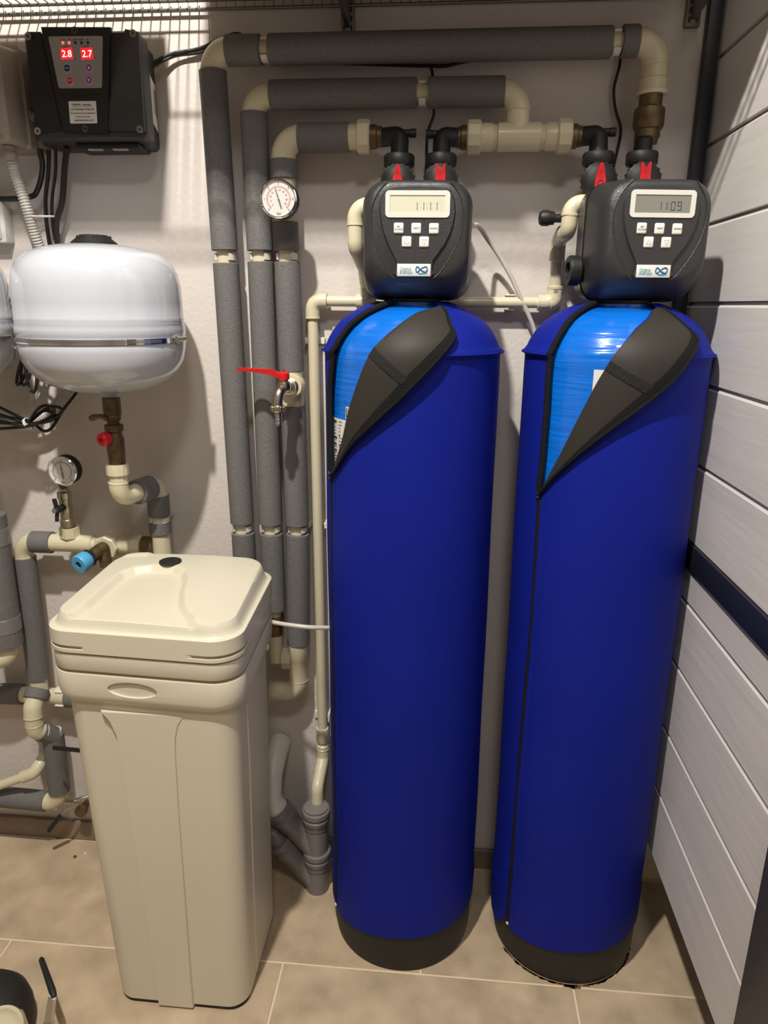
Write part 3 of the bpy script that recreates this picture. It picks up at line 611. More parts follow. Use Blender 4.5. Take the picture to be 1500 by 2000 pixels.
# ================= pressure gauges =================
def gauge(c, R, label, needle, red=True, depth=.026, stem=None):
    x, y, z = c; t = thing('pressure_gauge', label, 'gauge', c)
    rxm = lambda p: Matrix.Translation(p) @ Matrix.Rotation(PI/2, 4, 'X')
    MB().lathe((x, y, z), (0, 1, 0), [(0, .001), (R*.97, .001), (R, .003), (R, depth), (R*.9, depth+.004), (R*.3, depth+.005), (R*.3, depth+.016), (0, depth+.016)], 48).build('case', 'blackm', t)
    MB().lathe((x, y, z), (0, -1, 0), [(R*.88, 0), (R*1.0, -.002), (R*1.01, .002), (R*.95, .0035), (R*.90, .003), (R*.88, .0)], 48).build('chrome_rim', 'chrome', t)
    d = MB().lathe((x, y-.0002, z), (0, -1, 0), [(R*.90, 0), (0, .0004)], 40).build('dial', 'dial', t)
    a0, a1 = math.radians(225), math.radians(-45); mi, mr = MB(), MB()
    for k in range(61):
        a = a0+(a1-a0)*k/60; L = .10 if k % 10 == 0 else .05; P = lambda q: Vector((x+R*q*math.cos(a), y-.0009, z+R*q*math.sin(a)))
        (mr if red and k % 10 else mi).tube([P(.68-L), P(.68)], .00028, 4)
    arcp = [(x+R*.60*math.cos(a0+(a1-a0)*k/30), y-.0009, z+R*.60*math.sin(a0+(a1-a0)*k/30)) for k in range(31)]; (mr if red else mi).tube(arcp, .00025, 4)
    for k in range(7):
        a = a0+(a1-a0)*k/6; mi.text(str(k), R*.17, rxm((x+R*.79*math.cos(a), y-.0009, z+R*.79*math.sin(a))))
    if red:
        for k, s in enumerate(('5', '10', '20', '30', '40', '50', '60', '70', '80', '85')):
            a = a0+(a1-a0)*(k+.15)/9.6; mr.text(s, R*.13, rxm((x+R*.45*math.cos(a), y-.0009, z+R*.45*math.sin(a))))
    mi.text('bar', R*.20, rxm((x, y-.0009, z-R*.74))); mi.build('scale_print', 'ink', d)
    if red: mr.build('red_scale', 'redink', d)
    a = math.radians(needle); u = Vector((math.cos(a), 0, math.sin(a))); n = Vector((-u.z, 0, u.x)); c0 = Vector((x, y-.0016, z))
    MB().prism([c0-n*R*.05-u*R*.05, c0+u*R*.76, c0+n*R*.05-u*R*.05, c0+n*R*.035-u*R*.5, c0-n*R*.035-u*R*.5], (0, -.0004, 0)).build('needle', 'ink', t)
    MB().lathe(c0, (0, -1, 0), [(R*.06, 0), (R*.06, .001), (0, .0014)], 12).build('hub', 'nickel', t)
    MB().lathe((x, y-.0031, z), (0, -1, 0), [(R*.89, 0), (0, .0002)], 32).build('glass', GL, t)
    return t
GL = mat('gauge_glass', (1, 1, 1), .03); g_ = GL.node_tree.nodes['Principled BSDF']; g_.inputs['Alpha'].default_value = .12
gauge((-.3255, -.128, 1.610), .0345, 'round pressure gauge with red scale on the innermost insulated pipe', 107)
MB().lathe((-.3300, -.070, 1.610), (0, -1, 0), [(0, 0), (.010, 0), (.010, .014), (0, .014)], 8).build('gauge_stem', 'brass')
bpy.data.objects['gauge_stem'].name = 'gauge_connector'; tag(bpy.data.objects['gauge_connector'], 'small brass connector joining the upper round gauge to its pipe', 'connector')
gauge((-.8180, -.128, 1.070), .0325, 'round pressure gauge without red scale, on the brass ball valve at left', 96, red=False, depth=.024)

# ---- garden tap on run 3
t = thing('garden_tap', 'nickel garden tap with long red lever on the innermost insulated pipe', 'tap', (-.322, -.088, 1.256))
X, Z = -.3215, 1.2560
MB().lathe((X, -.087, Z), (0, -1, 0), [(0, 0), (.0165, 0), (.0165, .004), (.0125, .006), (.0125, .016), (.0145, .017), (.0145, .026), (.011, .028), (0, .028)], 24).build('threaded_inlet', 'nickel', t)
mb = MB().tube(smoothpath([(X, -.110, Z), (X-.004, -.135, Z), (X-.009, -.152, Z-.006), (X-.012, -.158, Z-.022), (X-.012, -.158, Z-.036)], 5), .0105, 20); mb.lathe((X-.003, -.136, Z-.004), (0, 0, 1), [(0, 0), (.013, .002), (.0145, .010), (.012, .018), (.009, .020), (.009, .030), (0, .030)], 20); mb.build('tap_body', 'nickel', t)
mb = MB().lathe((X-.012, -.158, Z-.030), (0, 0, -1), [(0, 0), (.0125, 0), (.0135, .002), (.0135, .011), (.0125, .013), (0, .013)], 24)
for k in range(14):
    a = 2*PI*k/14; mb.box((X-.012+.0135*math.cos(a), -.158+.0135*math.sin(a), Z-.0365), (.003, .003, .009), rot=(0, 0, a), bev=.0006, seg=1)
mb.build('ribbed_nut', 'nickel', t)
pf = [(0, 0), (.0075, 0)]
for k in range(3): pf += [(.0066, .004+k*.0075), (.0080, .009+k*.0075), (.0062, .0095+k*.0075)]
pf += [(.006, .029), (.004, .029), (.004, .02), (0, .02)]
MB().lathe((X-.012, -.158, Z-.043), (0, 0, -1), pf, 20).build('hose_tail', 'steel', t)
lv = MB().lathe((X-.003, -.136, Z+.019), (0, 0, 1), [(0, 0), (.0115, 0), (.0120, .004), (.0115, .012), (.006, .016), (0, .016)], 10)
lv.prism([(X-.010, -.144, Z+.030), (X-.026, -.145, Z+.0385), (X-.096, -.140, Z+.0405), (X-.098, -.140, Z+.0352), (X-.058, -.140, Z+.0318), (X-.030, -.142, Z+.0275), (X-.010, -.144, Z+.0200)], (0, .016, 0)); lv.build('lever', 'redm', t)
MB().lathe((X-.003, -.136, Z+.035), (0, 0, 1), [(0, 0), (.004, 0), (.004, .003), (0, .003)], 6).build('lever_screw', 'nickel', t)

# ================= drain line =================
YD, RD = -.030, .0108
t = thing('drain_pipe', 'thin cream waste pipe running behind the left tank and down to the grey drain', 'pipe', (-.280, YD, .40))
zD = 1.4265
elbow(t, (.2045, YD, zD), (.2130, YD, zD), (.2130, YD, zD+.030), .0150, .016); pipe(t, (.195, YD, zD), (-.152, YD, zD), RD)
elbow(t, (.1800, YD, zD), (.2130, YD, zD), (.2130, YD, zD+.032), .0150, .018)
pipe(t, (.2130, YD, zD+.028), (.2110, -.040, 1.515), .0118)
elbow(t, (.2110, -.040, 1.507), (.2105, -.046, 1.543), (.2125, -.098, 1.553), .0150, .018)
elbow(t, (.2125, -.092, 1.550), (.2165, -.122, 1.553), (.2175, -.124, 1.583), .0150, .016)
elbow(t, (.2165, -.124, 1.580), (.2155, -.124, 1.601), (.250, -.124, 1.601), .0150, .026)
mb = MB().tube([(-.190, YD, zD), (-.145, YD, zD)], .0150, 24); mb.cyl((-.168, YD, zD), (-.168, -.036, zD+.030), .0150, seg=24); mb.build('tee', 'ppr', t)
pipe(t, (-.185, YD, zD), (-.255, YD, zD), RD)
elbow(t, (-.252, YD, zD), (-.283, YD, zD), (-.283, YD, zD-.036), .0150, .018)
pipe(t, (-.283, YD, zD-.03), (-.279, YD, .405), .0112)
MB().lathe((-.279, YD, .409), (0, 0, -1), [(0, 0), (.0150, 0), (.0155, .003), (.0155, .036), (.0145, .038), (.012, .041), (.012, .046), (.0150, .049), (.0150, .066), (0, .066)], 24).build('coupling', 'ppr', t)
elbow(t, (-.279, YD, .352), (-.279, YD, .322), (-.282, -.062, .300), .0150, .020)
elbow(t, (-.2815, -.058, .303), (-.283, -.093, .282), (-.283, -.098, .236), .0148, .020)
for z in (1.345, .935): 
    mb = MB().box((-.2635, -.012, z), (.004, .028, .014), bev=.001, seg=1); mb.box((-.301, -.012, z), (.004, .028, .014), bev=.001, seg=1); mb.box((-.282, -.003, z), (.042, .006, .014), bev=.001, seg=1); mb.box((-.2625, -.028, z+.001), (.008, .005, .014), bev=.001, seg=1); mb.build('pipe_clip', 'pprw', t)
mb = MB().box((.125, -.016, zD+.0145), (.020, .03, .003), bev=.0008, seg=1); mb.box((.125, -.016, zD-.0145), (.020, .03, .003), bev=.0008, seg=1); mb.box((.125, -.002, zD), (.020, .004, .032), bev=.0008, seg=1); mb.build('pipe_clip', 'pprw', t)
mb = MB().box((-.262, -.018, .44), (.005, .035, .022), bev=.001, seg=1); mb.box((-.280, -.003, .43), (.045, .006, .02), bev=.001, seg=1); mb.build('pipe_clip', 'pprw', t)
t = thing('head_drain_elbow', 'cream elbow pipe curling out of the left control head', 'pipe', (-.180, -.130, 1.53))
elbow(t, (-.150, -.130, 1.597), (-.1800, -.130, 1.597), (-.1800, -.130, 1.562), .0152, .024)
MB().tube(arc((-.1800, -.130, 1.563), (-.1800, -.130, 1.525), (-.168, -.075, 1.490), .02)+[(-.1680, -.040, 1.462)], .0145, 22).build('bent_pipe', 'ppr', t)
# grey soil branch
t = thing('grey_drain', 'grey plastic drain stack with two angled branches behind the left tank', 'drain pipe', (-.284, -.118, 0))
X, Y = -.284, -.112
def socket(o, d, r, name='socket', m='drain'):
    return MB().lathe(o, d, [(0, 0), (r+.0015, 0), (r+.0040, .003), (r+.0040, .014), (r+.001, .016), (r+.001, .022), (r+.0030, .024), (r+.0030, .034), (r, .038), (r, .05), (0, .05)], 32).build(name, m, t)
MB().lathe((X, Y, 0), (0, 0, 1), [(0, 0), (.0290, 0), (.0290, .215), (0, .215)], 32).build('stack', 'drain', t)
socket((X, Y, .238), (0, 0, -1), .031); socket((X, Y, .118), (0, 0, -1), .031)
MB().lathe((X, Y, .2395), (0, 0, 1), [(0, 0), (.030, 0), (.030, .003), (.017, .006), (0, .006)], 32).build('rubber_lip', 'drain', t)
for z0 in (.09, -.005):
    a = Vector((X, Y, z0+.02)); d = Vector((-.62, 0, .78)).normalized()
    MB().cyl(a, a+d*.125, .0265, seg=28).build('branch', 'drain', t); e = a+d*.15; socket(e, -d, .0285)
a = Vector((X, Y, .11)); e = a+d*.15
MB().tube(arc(e-d*.03, e+d*.030, e+d*.030+Vector((-.002, .028, .055)), .04)+[(-.394, -.045, .338), (-.392, -.004, .345)], .0262, 26).build('wall_bend', 'pprw', t)
a = Vector((X, Y, .015)); e = a+d*.15
MB().tube([e-d*.03, e+d*.02, e+d*.02+Vector((-.10, .03, .02))], .022, 24).build('side_branch', 'drain', t)

# ================= ivory salt cabinet =================
def quad(C4, R, z, n=8):
    out = []; C4 = [Vector((a, b)) for a, b in C4]
    for i in range(4):
        p, a, b = C4[i], C4[i-1], C4[(i+1) % 4]; d1 = (a-p).normalized(); d2 = (b-p).normalized(); h = d1.angle(d2)/2
        tt = R/math.tan(h); c = p+(d1+d2).normalized()*(R/math.sin(h)); s0 = p+d1*tt-c; s1 = p+d2*tt-c; A = s0.angle(s1)
        for k in range(n+1):
            q = k/n; v = c+(s0*math.sin((1-q)*A)+s1*math.sin(q*A))/math.sin(A); out.append((v.x, v.y, z))
    return out
def off4(C4, d):
    c = sum((Vector(p) for p in C4), Vector((0, 0)))/4
    return [(p[0]+d*(1 if p[0] > c.x else -1), p[1]+d*(1 if p[1] > c.y else -1)) for p in C4]
TOP = [(-.6980, -.470), (-.3390, -.4900), (-.3560, -.150), (-.700, -.150)]
BOT = [(-.6560, -.4550), (-.3720, -.4560), (-.3720, -.185), (-.652, -.185)]
def mix(a, b, k): return [(p[0]+(q[0]-p[0])*k, p[1]+(q[1]-p[1])*k) for p, q in zip(a, b)]
sc = thing('brine_cabinet', 'tall ivory plastic salt cabinet with moulded lid, left of the blue tanks', 'cabinet', (-.515, -.32, 0))
UN = off4(TOP, -.014)
rings = [quad(off4(BOT, -.008), .035, .004), quad(BOT, .042, .012)]
for k in range(1, 11): rings.append(quad(mix(BOT, UN, k/10), .042, .012+(.722-.012)*k/10))
rings += [quad(off4(TOP, d), .050, z) for d, z in ((-.0125, .7225), (-.006, .727), (-.002, .734), (-.0005, .742), (0, .752), (0, .7835), (-.0004, .7845), (-.0095, .7850), (-.0100, .7856), (-.0100, .7905), (-.0094, .7912), (-.0005, .7915), (0, .7925), (0, .8205), (-.0004, .8225), (-.006, .8235))]
mb = MB().loft(rings)
def boolsub(mb, cutter, name, m, parent):
    o = mb.build(name, m, parent); c = cutter.build('cut', m, loc=(0, 0, 0)); 
    md = o.modifiers.new('b', 'BOOLEAN'); md.operation = 'DIFFERENCE'; md.solver = 'EXACT'; md.object = c
    dg = bpy.context.evaluated_depsgraph_get(); me = bpy.data.meshes.new_from_object(o.evaluated_get(dg)); o.modifiers.clear()
    if len(me.polygons) > 10: o.data = me; me.shade_smooth(); me.set_sharp_from_angle(angle=math.radians(38))
    bpy.data.objects.remove(c); return o
cut = MB()
ey = lambda x: -.4695+(x+.698)*(-.0200/.359)
ell = [(-.537+.0465*math.cos(a), ey(-.537+.0465*math.cos(a))-.02, .7600+.0155*math.sin(a)) for a in [2*PI*k/48 for k in range(48)]]
cut.prism(ell, (0, .0245, 0))
boolsub(mb, cut, 'cabinet_body', 'salt', sc)
# proud centre rib of the front
def fy(z):
    k = (z-.012)/.71; return -.4555+(-.466+.4555)*k
ribL = [(-.560, .006), (-.5600, .10), (-.5680, .30), (-.5745, .50), (-.578, .62), (-.582, .66), (-.592, .69), (-.606, .7080)]
ribR = [(-.4480, .7080), (-.4600, .69), (-.468, .66), (-.471, .62), (-.475, .50), (-.479, .30), (-.4830, .10), (-.484, .006)]
rows = list(zip(ribL, ribR[::-1]))
G1 = [[(l[0]+(r_[0]-l[0])*k/6, fy(l[1])-.0045*(0 if k in (0, 6) else 1)-.0008, l[1]) for k in (0, .12, 1, 3, 5, 5.88, 6)] for l, r_ in rows]
G2 = [[(p[0], p[1]+.02, p[2]) for p in rw] for rw in [[(l[0]+(r_[0]-l[0])*k/6, fy(l[1]), l[1]) for k in (0, .12, 1, 3, 5, 5.88, 6)] for l, r_ in rows]]
MB().grid(G1, G2).build('front_rib', 'salt', sc)
MB().tube([(-.3715, -.375, .02), (-.3675, -.378, .25), (-.3600, -.384, .55), (-.3590, -.386, .69)], .0022, 8).build('side_rib', 'salt', sc)
MB().prism(quad(off4(BOT, -.004), .035, 0), (0, 0, .006)).build('foot', 'blackm', sc)
# lid
RIM = off4(TOP, .0025)
recess = [(-.655, -.475), (-.645, -.411), (-.643, -.32), (-.638, -.274), (-.620, -.250), (-.586, -.240), (-.536, -.243), (-.508, -.262), (-.493, -.291), (-.478, -.354), (-.461, -.399), (-.432, -.440), (-.405, -.480)]
def sdpoly(x, y, P):
    d = 1e9; ins = False; n = len(P)
    for i in range(n):
        ax, ay = P[i]; bx, by = P[(i+1) % n]; dx, dy = bx-ax, by-ay; t = max(0, min(1, ((x-ax)*dx+(y-ay)*dy)/(dx*dx+dy*dy)))
        d = min(d, math.hypot(x-ax-dx*t, y-ay-dy*t))
        if (ay > y) != (by > y) and x < (bx-ax)*(y-ay)/(by-ay)+ax: ins = not ins
    return -d if ins else d
def sm(a, b, x):
    t = max(0, min(1, (x-a)/(b-a))); return t*t*(3-2*t)
def lidz(x, y, s):
    u = (x+.698)/.345; v = (y+.48)/.33; z = .868
    z += .0215*sm(0, .06, 1-s)
    z += .012*math.sin(PI*max(0, min(1, u)))*math.sin(PI*max(0, min(1, v)))**.5*sm(0, .06, 1-s)
    z += .011*sm(.1, 1, v)*sm(0, .08, 1-s)
    d = sdpoly(x, y, recess+[(-.400, -.50), (-.655, -.50)]); z -= .0150*(1-sm(-.013, .003, d))*sm(.02, .10, 1-s)
    e = abs(math.hypot((x+.505)/.14, (y+.215)/.075)-1)
    if y > -.235: z += .004*(1-sm(-.004, .004, sdpoly(x, y, [(-.73, -.185), (-.620, -.185), (-.612, -.14), (-.73, -.12)])))*sm(.03, .1, 1-s)
    return z
def dense(ring, m=176):
    P = [Vector(p) for p in ring]+[Vector(ring[0])]; L = [0]
    for a, b in zip(P, P[1:]): L.append(L[-1]+(b-a).length)
    res, k = [], 0
    for i in range(m):
        q = L[-1]*i/m
        while L[k+1] < q: k += 1
        res.append(tuple(P[k].lerp(P[k+1], (q-L[k])/max(L[k+1]-L[k], 1e-9))))
    return res
ctr = Vector((-.523, -.315)); out = dense(quad(off4(RIM, -.0078), .050, .868, 12)); rings = []
base = [dense(quad(off4(RIM, d), .052, z, 12)) for d, z in ((-.010, .826), (-.0010, .8262), (0, .8272), (0, .8285), (0, .8335), (0, .8338), (0, .8400), (0, .8405), (0, .8655), (0, .8672), (-.0008, .8680), (-.0066, .8680), (-.0072, .8684))]
for z in (.8338, .8400):      # finger slots moulded into the two front corners
    k = [i for i, r_ in enumerate(base) if abs(r_[0][2]-z) < 1e-5][0]
    base[k] = [(p[0]+((.0060 if p[0] < -.5 else -.0060)*w if 1 else 0), p[1]+.0060*w, p[2]) for p, w in ((p, sm(.405, .425, -p[1])*sm(.098, .110, abs(p[0]+.523))*1.0) for p in base[k])]
for i in range(1, 62):
    s = 1-i/41*.985 if i > 6 else 1-i*.0145
    if i > 6: s = (1-.087)*(1-(i-6)/56)+.012
    rings.append([(ctr.x+(p[0]-ctr.x)*s, ctr.y+(p[1]-ctr.y)*s, lidz(ctr.x+(p[0]-ctr.x)*s, ctr.y+(p[1]-ctr.y)*s, s)) for p in out])
lidm = MB().loft(base+rings)
lid = lidm.build('lid', 'salt', sc)
MB().lathe((-.5530, -.226, lidz(-.553, -.226, .4)+.0005), (0, 0, 1), [(0, 0), (.0225, 0), (.0225, .0028), (.021, .0036), (0, .0036)], 36).build('plug', 'blackm', sc)
# brine hose
tag(MB().tube(smoothpath([(-.3500, -.215, .7800), (-.335, -.225, .782), (-.30, -.235, .7830), (-.26, -.232, .7790), (-.215, -.20, .765), (-.15, -.006-.0, .74)][:5], 8), .0046, 14).build('brine_hose', 'hose'), 'short milky hose from the ivory cabinet to behind the left tank', 'hose')
tag(MB().tube(smoothpath([(.030, -.150, 1.556), (.050, -.105, 1.565), (.072, -.060, 1.545), (.097, -.045, 1.515), (.122, -.040, 1.478), (.136, -.038, 1.452), (.160, -.034, 1.408), (.180, -.028, 1.362), (.198, -.018, 1.27), (.21, -.010, 1.1), (.21, -.008, .95)], 8), .0046, 14).build('milky_hose', 'hose'), 'long milky hose arching down between the two blue tanks', 'hose')

# ================= expansion vessels =================
def exp_tank(cx, cy_, label, grp=None):
    t = thing('expansion_vessel', label, 'expansion tank', (cx, cy_, 1.24))
    pf = [(0, 1.2500), (.040, 1.2505), (.075, 1.2545), (.105, 1.263), (.130, 1.2765), (.148, 1.2935), (.158, 1.312), (.1625, 1.332), (.1635, 1.345), (.1625, 1.3470), (.1625, 1.3570), (.1645, 1.3600), (.1650, 1.374), (.1630, 1.381), (.1640, 1.3835), (.1628, 1.3865), (.1640, 1.3895), (.1625, 1.3925), (.1625, 1.42), (.1615, 1.45), (.157, 1.473), (.147, 1.492), (.130, 1.506), (.105, 1.516), (.075, 1.522), (.04, 1.525), (0, 1.5255)]
    pf = [(a*.945, b) for a, b in pf]; MB().lathe((cx, cy_, 0), (0, 0, 1), pf, 88).build('shell', 'white', t, angle=50)
    mb = MB().lathe((cx, cy_, 1.5245), (0, 0, 1), [(0, 0), (.042, 0), (.042, .003), (.033, .010), (.026, .0165), (0, .018)], 24)
    for k in range(6):
        a = k*PI/3; mb.box((cx+.026*math.cos(a), cy_+.026*math.sin(a), 1.5355), (.016, .006, .008), rot=(0, 0, a), bev=.001, seg=1)
    mb.build('valve_cap', 'black', t)
    band = MB(); n = 120; band.lathe((cx, cy_, 1.3470), (0, 0, 1), [(.1535, 0), (.1565, .0005), (.1565, .0098), (.1535, .0103)], 96); band.build('clamp_band', 'chrome', t)
    th = MB()
    for k in range(110):
        a = math.radians(-150+k*1.15); r = .1570; th.box((cx+r*math.cos(a), cy_+r*math.sin(a), 1.352+.0012*math.sin(k*.03)), (.0012, .0016, .0062), rot=(0, 0, a))
    stuff(th.build('clamp_thread', 'steel', t))
    mb = MB().box((cx+.155, cy_-.012, 1.353), (.012, .022, .014), bev=.0015); mb.cyl((cx+.160, cy_-.032, 1.354), (cx+.160, cy_+.006, 1.354), .005, seg=10); mb.build('clamp_screw', 'steel', t)
    MB().lathe((cx, cy_, 1.252), (0, 0, -1), [(0, 0), (.0155, 0), (.0155, .013), (0, .013)], 24).build('spigot', 'white', t)
    mb = MB().box((cx, -.012, 1.353), (.05, .022, .03), bev=.002).build('wall_bracket', 'galv', t)
    return t
exp_tank(-.6700, -.180, 'white expansion vessel above the ivory cabinet, with steel clamp band')
exp_tank(-1.0290, -.180, 'white expansion vessel cut off by the left edge of the photo')
# fittings below the vessel
t = thing('vessel_connection', 'brass fittings with red cap and cream elbow hanging under the white vessel', 'pipe fitting', (-.667, -.187, 1.03))
X, Y = -.6640, -.187
MB().lathe((X, Y, 1.2380), (0, 0, -1), [(0, 0), (.0175, 0), (.0175, .034), (.0155, .037), (.0155, .044), (.012, .046), (.012, .052), (.0185, .054), (.0185, .066), (.0145, .068), (.015, .074), (.0178, .082), (.0178, .108), (.0165, .126), (.0165, .137), (0, .137)], 20).build('lock_valve', 'brass', t, angle=25)
mb = MB().tube(smoothpath([(X-.006, -.20, 1.198), (X-.012, -.212, 1.204), (X-.024, -.215, 1.203), (X-.032, -.214, 1.200)], 4), [.005]*7+[.0062]*6, 12); mb.build('lock_handle', 'brass', t)
MB().lathe((X-.006, -.198, 1.160), (-.35, -1, -.1), [(0, 0), (.009, 0), (.009, .006), (.0135, .007), (.0135, .020), (.011, .023), (.005, .023), (.005, .019), (0, .019)], 18).build('red_cap', 'red', t)
MB().lathe((X-.001, Y, 1.104), (0, 0, -1), [(0, 0), (.0225, .0), (.0230, .004), (.0225, .022), (.0185, .024), (.0185, .040), (0, .040)], 14).build('threaded_adapter', 'ppr', t, angle=20)
E0 = (X-.002, Y, 1.066); elbow(t, E0, (X-.003, Y, 1.030), (X+.014, -.120, 1.030), .0195, .028)
foam(t, (X+.0105, -.135, 1.030), (X+.022, -.090, 1.030), .0270, .016)
elbow(t, (X+.021, -.095, 1.030), (X+.027, -.062, 1.030), (X+.026, -.062, .995), .0222, .030)
foam(t, (X+.026, -.062, 1.006), (X+.0255, -.062, .957), .0245, .0165); foam(t, (X+.0252, -.062, .940), (X+.025, -.062, .915), .0245, .0165)
pipe(t, (X+.0255, -.062, .96), (X+.025, -.062, .935)); clip(t, (X+.0255, -.062, .9485), (0, 0, 1))
MB().cyl((X+.025, -.062, .9155), (X+.025, -.062, .78), .0205, seg=26).build('tee', 'ppr', t)

# ---- low horizontal run at left with gauge valve and safety valve
t = thing('insulated_pipe', 'left cream and grey pipe run carrying the small gauge and blue safety valve', 'pipe', (-.975, -.065, .10))
ZL = .884; YL = -.065
elbow(t, (-.975, -.062, .845), (-.973, YL, ZL), (-.935, YL, ZL), .0215, .034)
foam(t, (-.948, YL, ZL), (-.899, YL, ZL), .0255)
pipe(t, (-.940, YL, ZL), (-.700, YL, ZL), .0175); MB().cyl((-.905, YL, ZL), (-.800, YL, ZL), .0205, seg=26).build('tee', 'ppr', t)
MB().lathe((-.8530, YL, ZL), (0, 0, 1), [(0, 0), (.019, 0), (.0195, .014), (.0235, .016), (.0235, .040), (.015, .0405), (.015, .037), (0, .037)], 8).build('gauge_tee_socket', 'ppr', t, angle=25)
MB().lathe((-.760, YL+.02, ZL), (0, -1, 0), [(0, 0), (.022, 0), (.023, .012), (.0285, .016), (.0285, .048), (.026, .050), (.017, .050), (0, .046)], 8).build('safety_socket', 'ppr', t, angle=25)
mb = MB().cyl((-.735, YL, ZL), (-.706, YL, ZL), .0195, seg=24); mb.build('coupling', 'ppr', t)
hexnut(t, (-.706, YL, ZL), (-.682, YL, ZL), .0265, n=8); MB().cyl((-.682, YL, ZL), (-.655, YL, ZL), .0225, seg=24).build('union_body', 'brass', t)
foam(t, (-.9750, -.062, .846), (-.9830, -.062, .526), .0258); pipe(t, (-.983, -.064, .53), (-.983, -.066, .495), .0205)
MB().pipe((-.982, -.072, .500), (-.983, -.088, .482), .028, .0205).build('foam_sleeve', 'foam', t)
elbow(t, (-.983, -.086, .484), (-.984, -.100, .466), (-.984, -.104, .440), .0215, .016); MB().cyl((-.984, -.104, .441), (-.984, -.104, .422), .0205, seg=24).build('collar', 'ppr', t)
elbow(t, (-.984, -.104, .424), (-.984, -.102, .400), (-.972, -.085, .388), .0205, .018); foam(t, (-.980, -.092, .394), (-.962, -.068, .366), .0235, .016)
foam(t, (-.9640, -.066, .372), (-.9680, -.066, .200), .0262); pipe(t, (-.964, -.066, .38), (-.964, -.066, .36), .022)
elbow(t, (-.968, -.066, .206), (-.968, -.066, .165), (-1.015, -.066, .165), .0218, .036); foam(t, (-1.008, -.066, .165), (-1.20, -.066, .172), .0262)
t = thing('horizontal_pipe', 'cream pipe with grey foam passing behind the ivory cabinet at knee height', 'pipe', (-1.03, -.052, .44))
foam(t, (-1.24, -.045, .462), (-1.043, -.045, .466), .0262); pipe(t, (-1.05, -.045, .466), (-.70, -.045, .466), .0205); foam(t, (-.925, -.045, .466), (-.72, -.045, .466), .0262); clip(t, (-.9385, -.045, .466), (1, 0, 0), r=.0255, w=.022)
t = thing('large_insulated_pipe', 'wide taped foam-clad pipe at the left edge of the photo', 'pipe', (-1.00, -.10, .60))
foam(t, (-1.006, -.125, .966), (-1.008, -.125, .650), .0370, .02); pipe(t, (-1.006, -.125, 1.10), (-1.006, -.125, .96), .0225)
MB().pipe((-1.008, -.125, .722), (-1.008, -.125, .685), .0382, .0371).build('tape_band', 'drain', t); MB().pipe((-1.006, -.125, .935), (-1.006, -.125, .895), .0376, .0371).build('tape_band', 'drain', t)
MB().tube(smoothpath([(-1.008, -.125, .66), (-1.006, -.127, .628), (-1.022, -.132, .614), (-1.07, -.135, .604), (-1.20, -.12, .585)], 5), .022, 20).build('elbow', 'ppr', t)
t = thing('small_pipe', 'thin cream pipe angling out of the wall at lower left', 'pipe', (-1.04, -.07, .24))
MB().tube([(-1.20, -.10, .190), (-1.045, -.085, .252)], .0115, 18).build('bare_pipe', 'ppr', t); MB().tube(arc((-1.050, -.085, .250), (-1.020, -.082, .262), (-1.003, -.05, .292), .02)+[(-.998, -.002, .300)], .0158, 20).build('elbow', 'ppr', t)
# ball valve below gauge 2
t = thing('ball_valve', 'small brass ball valve with black butterfly handle below the left gauge', 'valve', (-.851, -.078, .92))
MB().lathe((-.8520, -.072, .918), (0, .0, 1), [(0, 0), (.009, 0), (.009, .010), (.0165, .011), (.0165, .026), (.0145, .028), (.014, .038), (.016, .048), (.0140, .058), (.0140, .074), (.016, .076), (.016, .090), (.011, .094), (.010, .108), (0, .108)], 16).build('valve_body', 'nickel', t, angle=25)
MB().tube([(-.8515, -.072, 1.018), (-.846, -.088, 1.036), (-.838, -.096, 1.044)], [.0085, .0085, .007], 14).build('gauge_neck', 'brass', t)
MB().cyl((-.852, -.082, .976), (-.856, -.108, .975), .008, seg=14).build('spindle', 'blackm', t)
mb = MB().box((-.857, -.104, .990), (.009, .006, .024), rot=(.3, 0, .1), bev=.0015); mb.box((-.857, -.104, .960), (.008, .006, .024), rot=(-.3, 0, .1), bev=.0015); mb.build('butterfly_handle', 'black', t)
MB().lathe((-.8565, -.107, .975), (-.15, -1, 0), [(0, 0), (.0062, 0), (.0062, .006), (0, .007)], 6).build('handle_nut', 'chrome', t)
# safety valve with blue cap
t = thing('safety_valve', 'brass safety valve with a light blue cap, above the ivory cabinet lid', 'valve', (-.770, -.13, .87))
A, B = Vector((-.760, -.092, .886)), Vector((-.790, -.182, .868)); d = (B-A).normalized()
MB().lathe(A, d, [(0, 0), (.0155, 0), (.0165, .01), (.0155, .03), (.0145, .046), (0, .046)], 22).build('valve_body', 'brass', t)
MB().lathe(A+Vector((.004, -.012, -.005)), (.1, -.15, -1), [(0, 0), (.013, 0), (.013, .035), (.010, .036), (.010, .034), (0, .034)], 16).build('outlet', 'brass', t)
MB().lathe(A+d*.044, d, [(0, 0), (.020, 0), (.020, .010), (.012, .012), (0, .012)], 6).build('hex_bonnet', 'blackm', t, angle=25)
cap = MB().lathe(A+d*.054, d, [(0, 0), (.0190, 0), (.0205, .003), (.0210, .024), (.0195, .0265), (.0080, .0268), (.0080, .024), (0, .024)], 28).build('blue_cap', 'cyan', t)
MB().lathe(A+d*.0786, d, [(.0079, 0), (.006, .0006), (0, .0008)], 16).build('cap_centre', 'blackm', t)
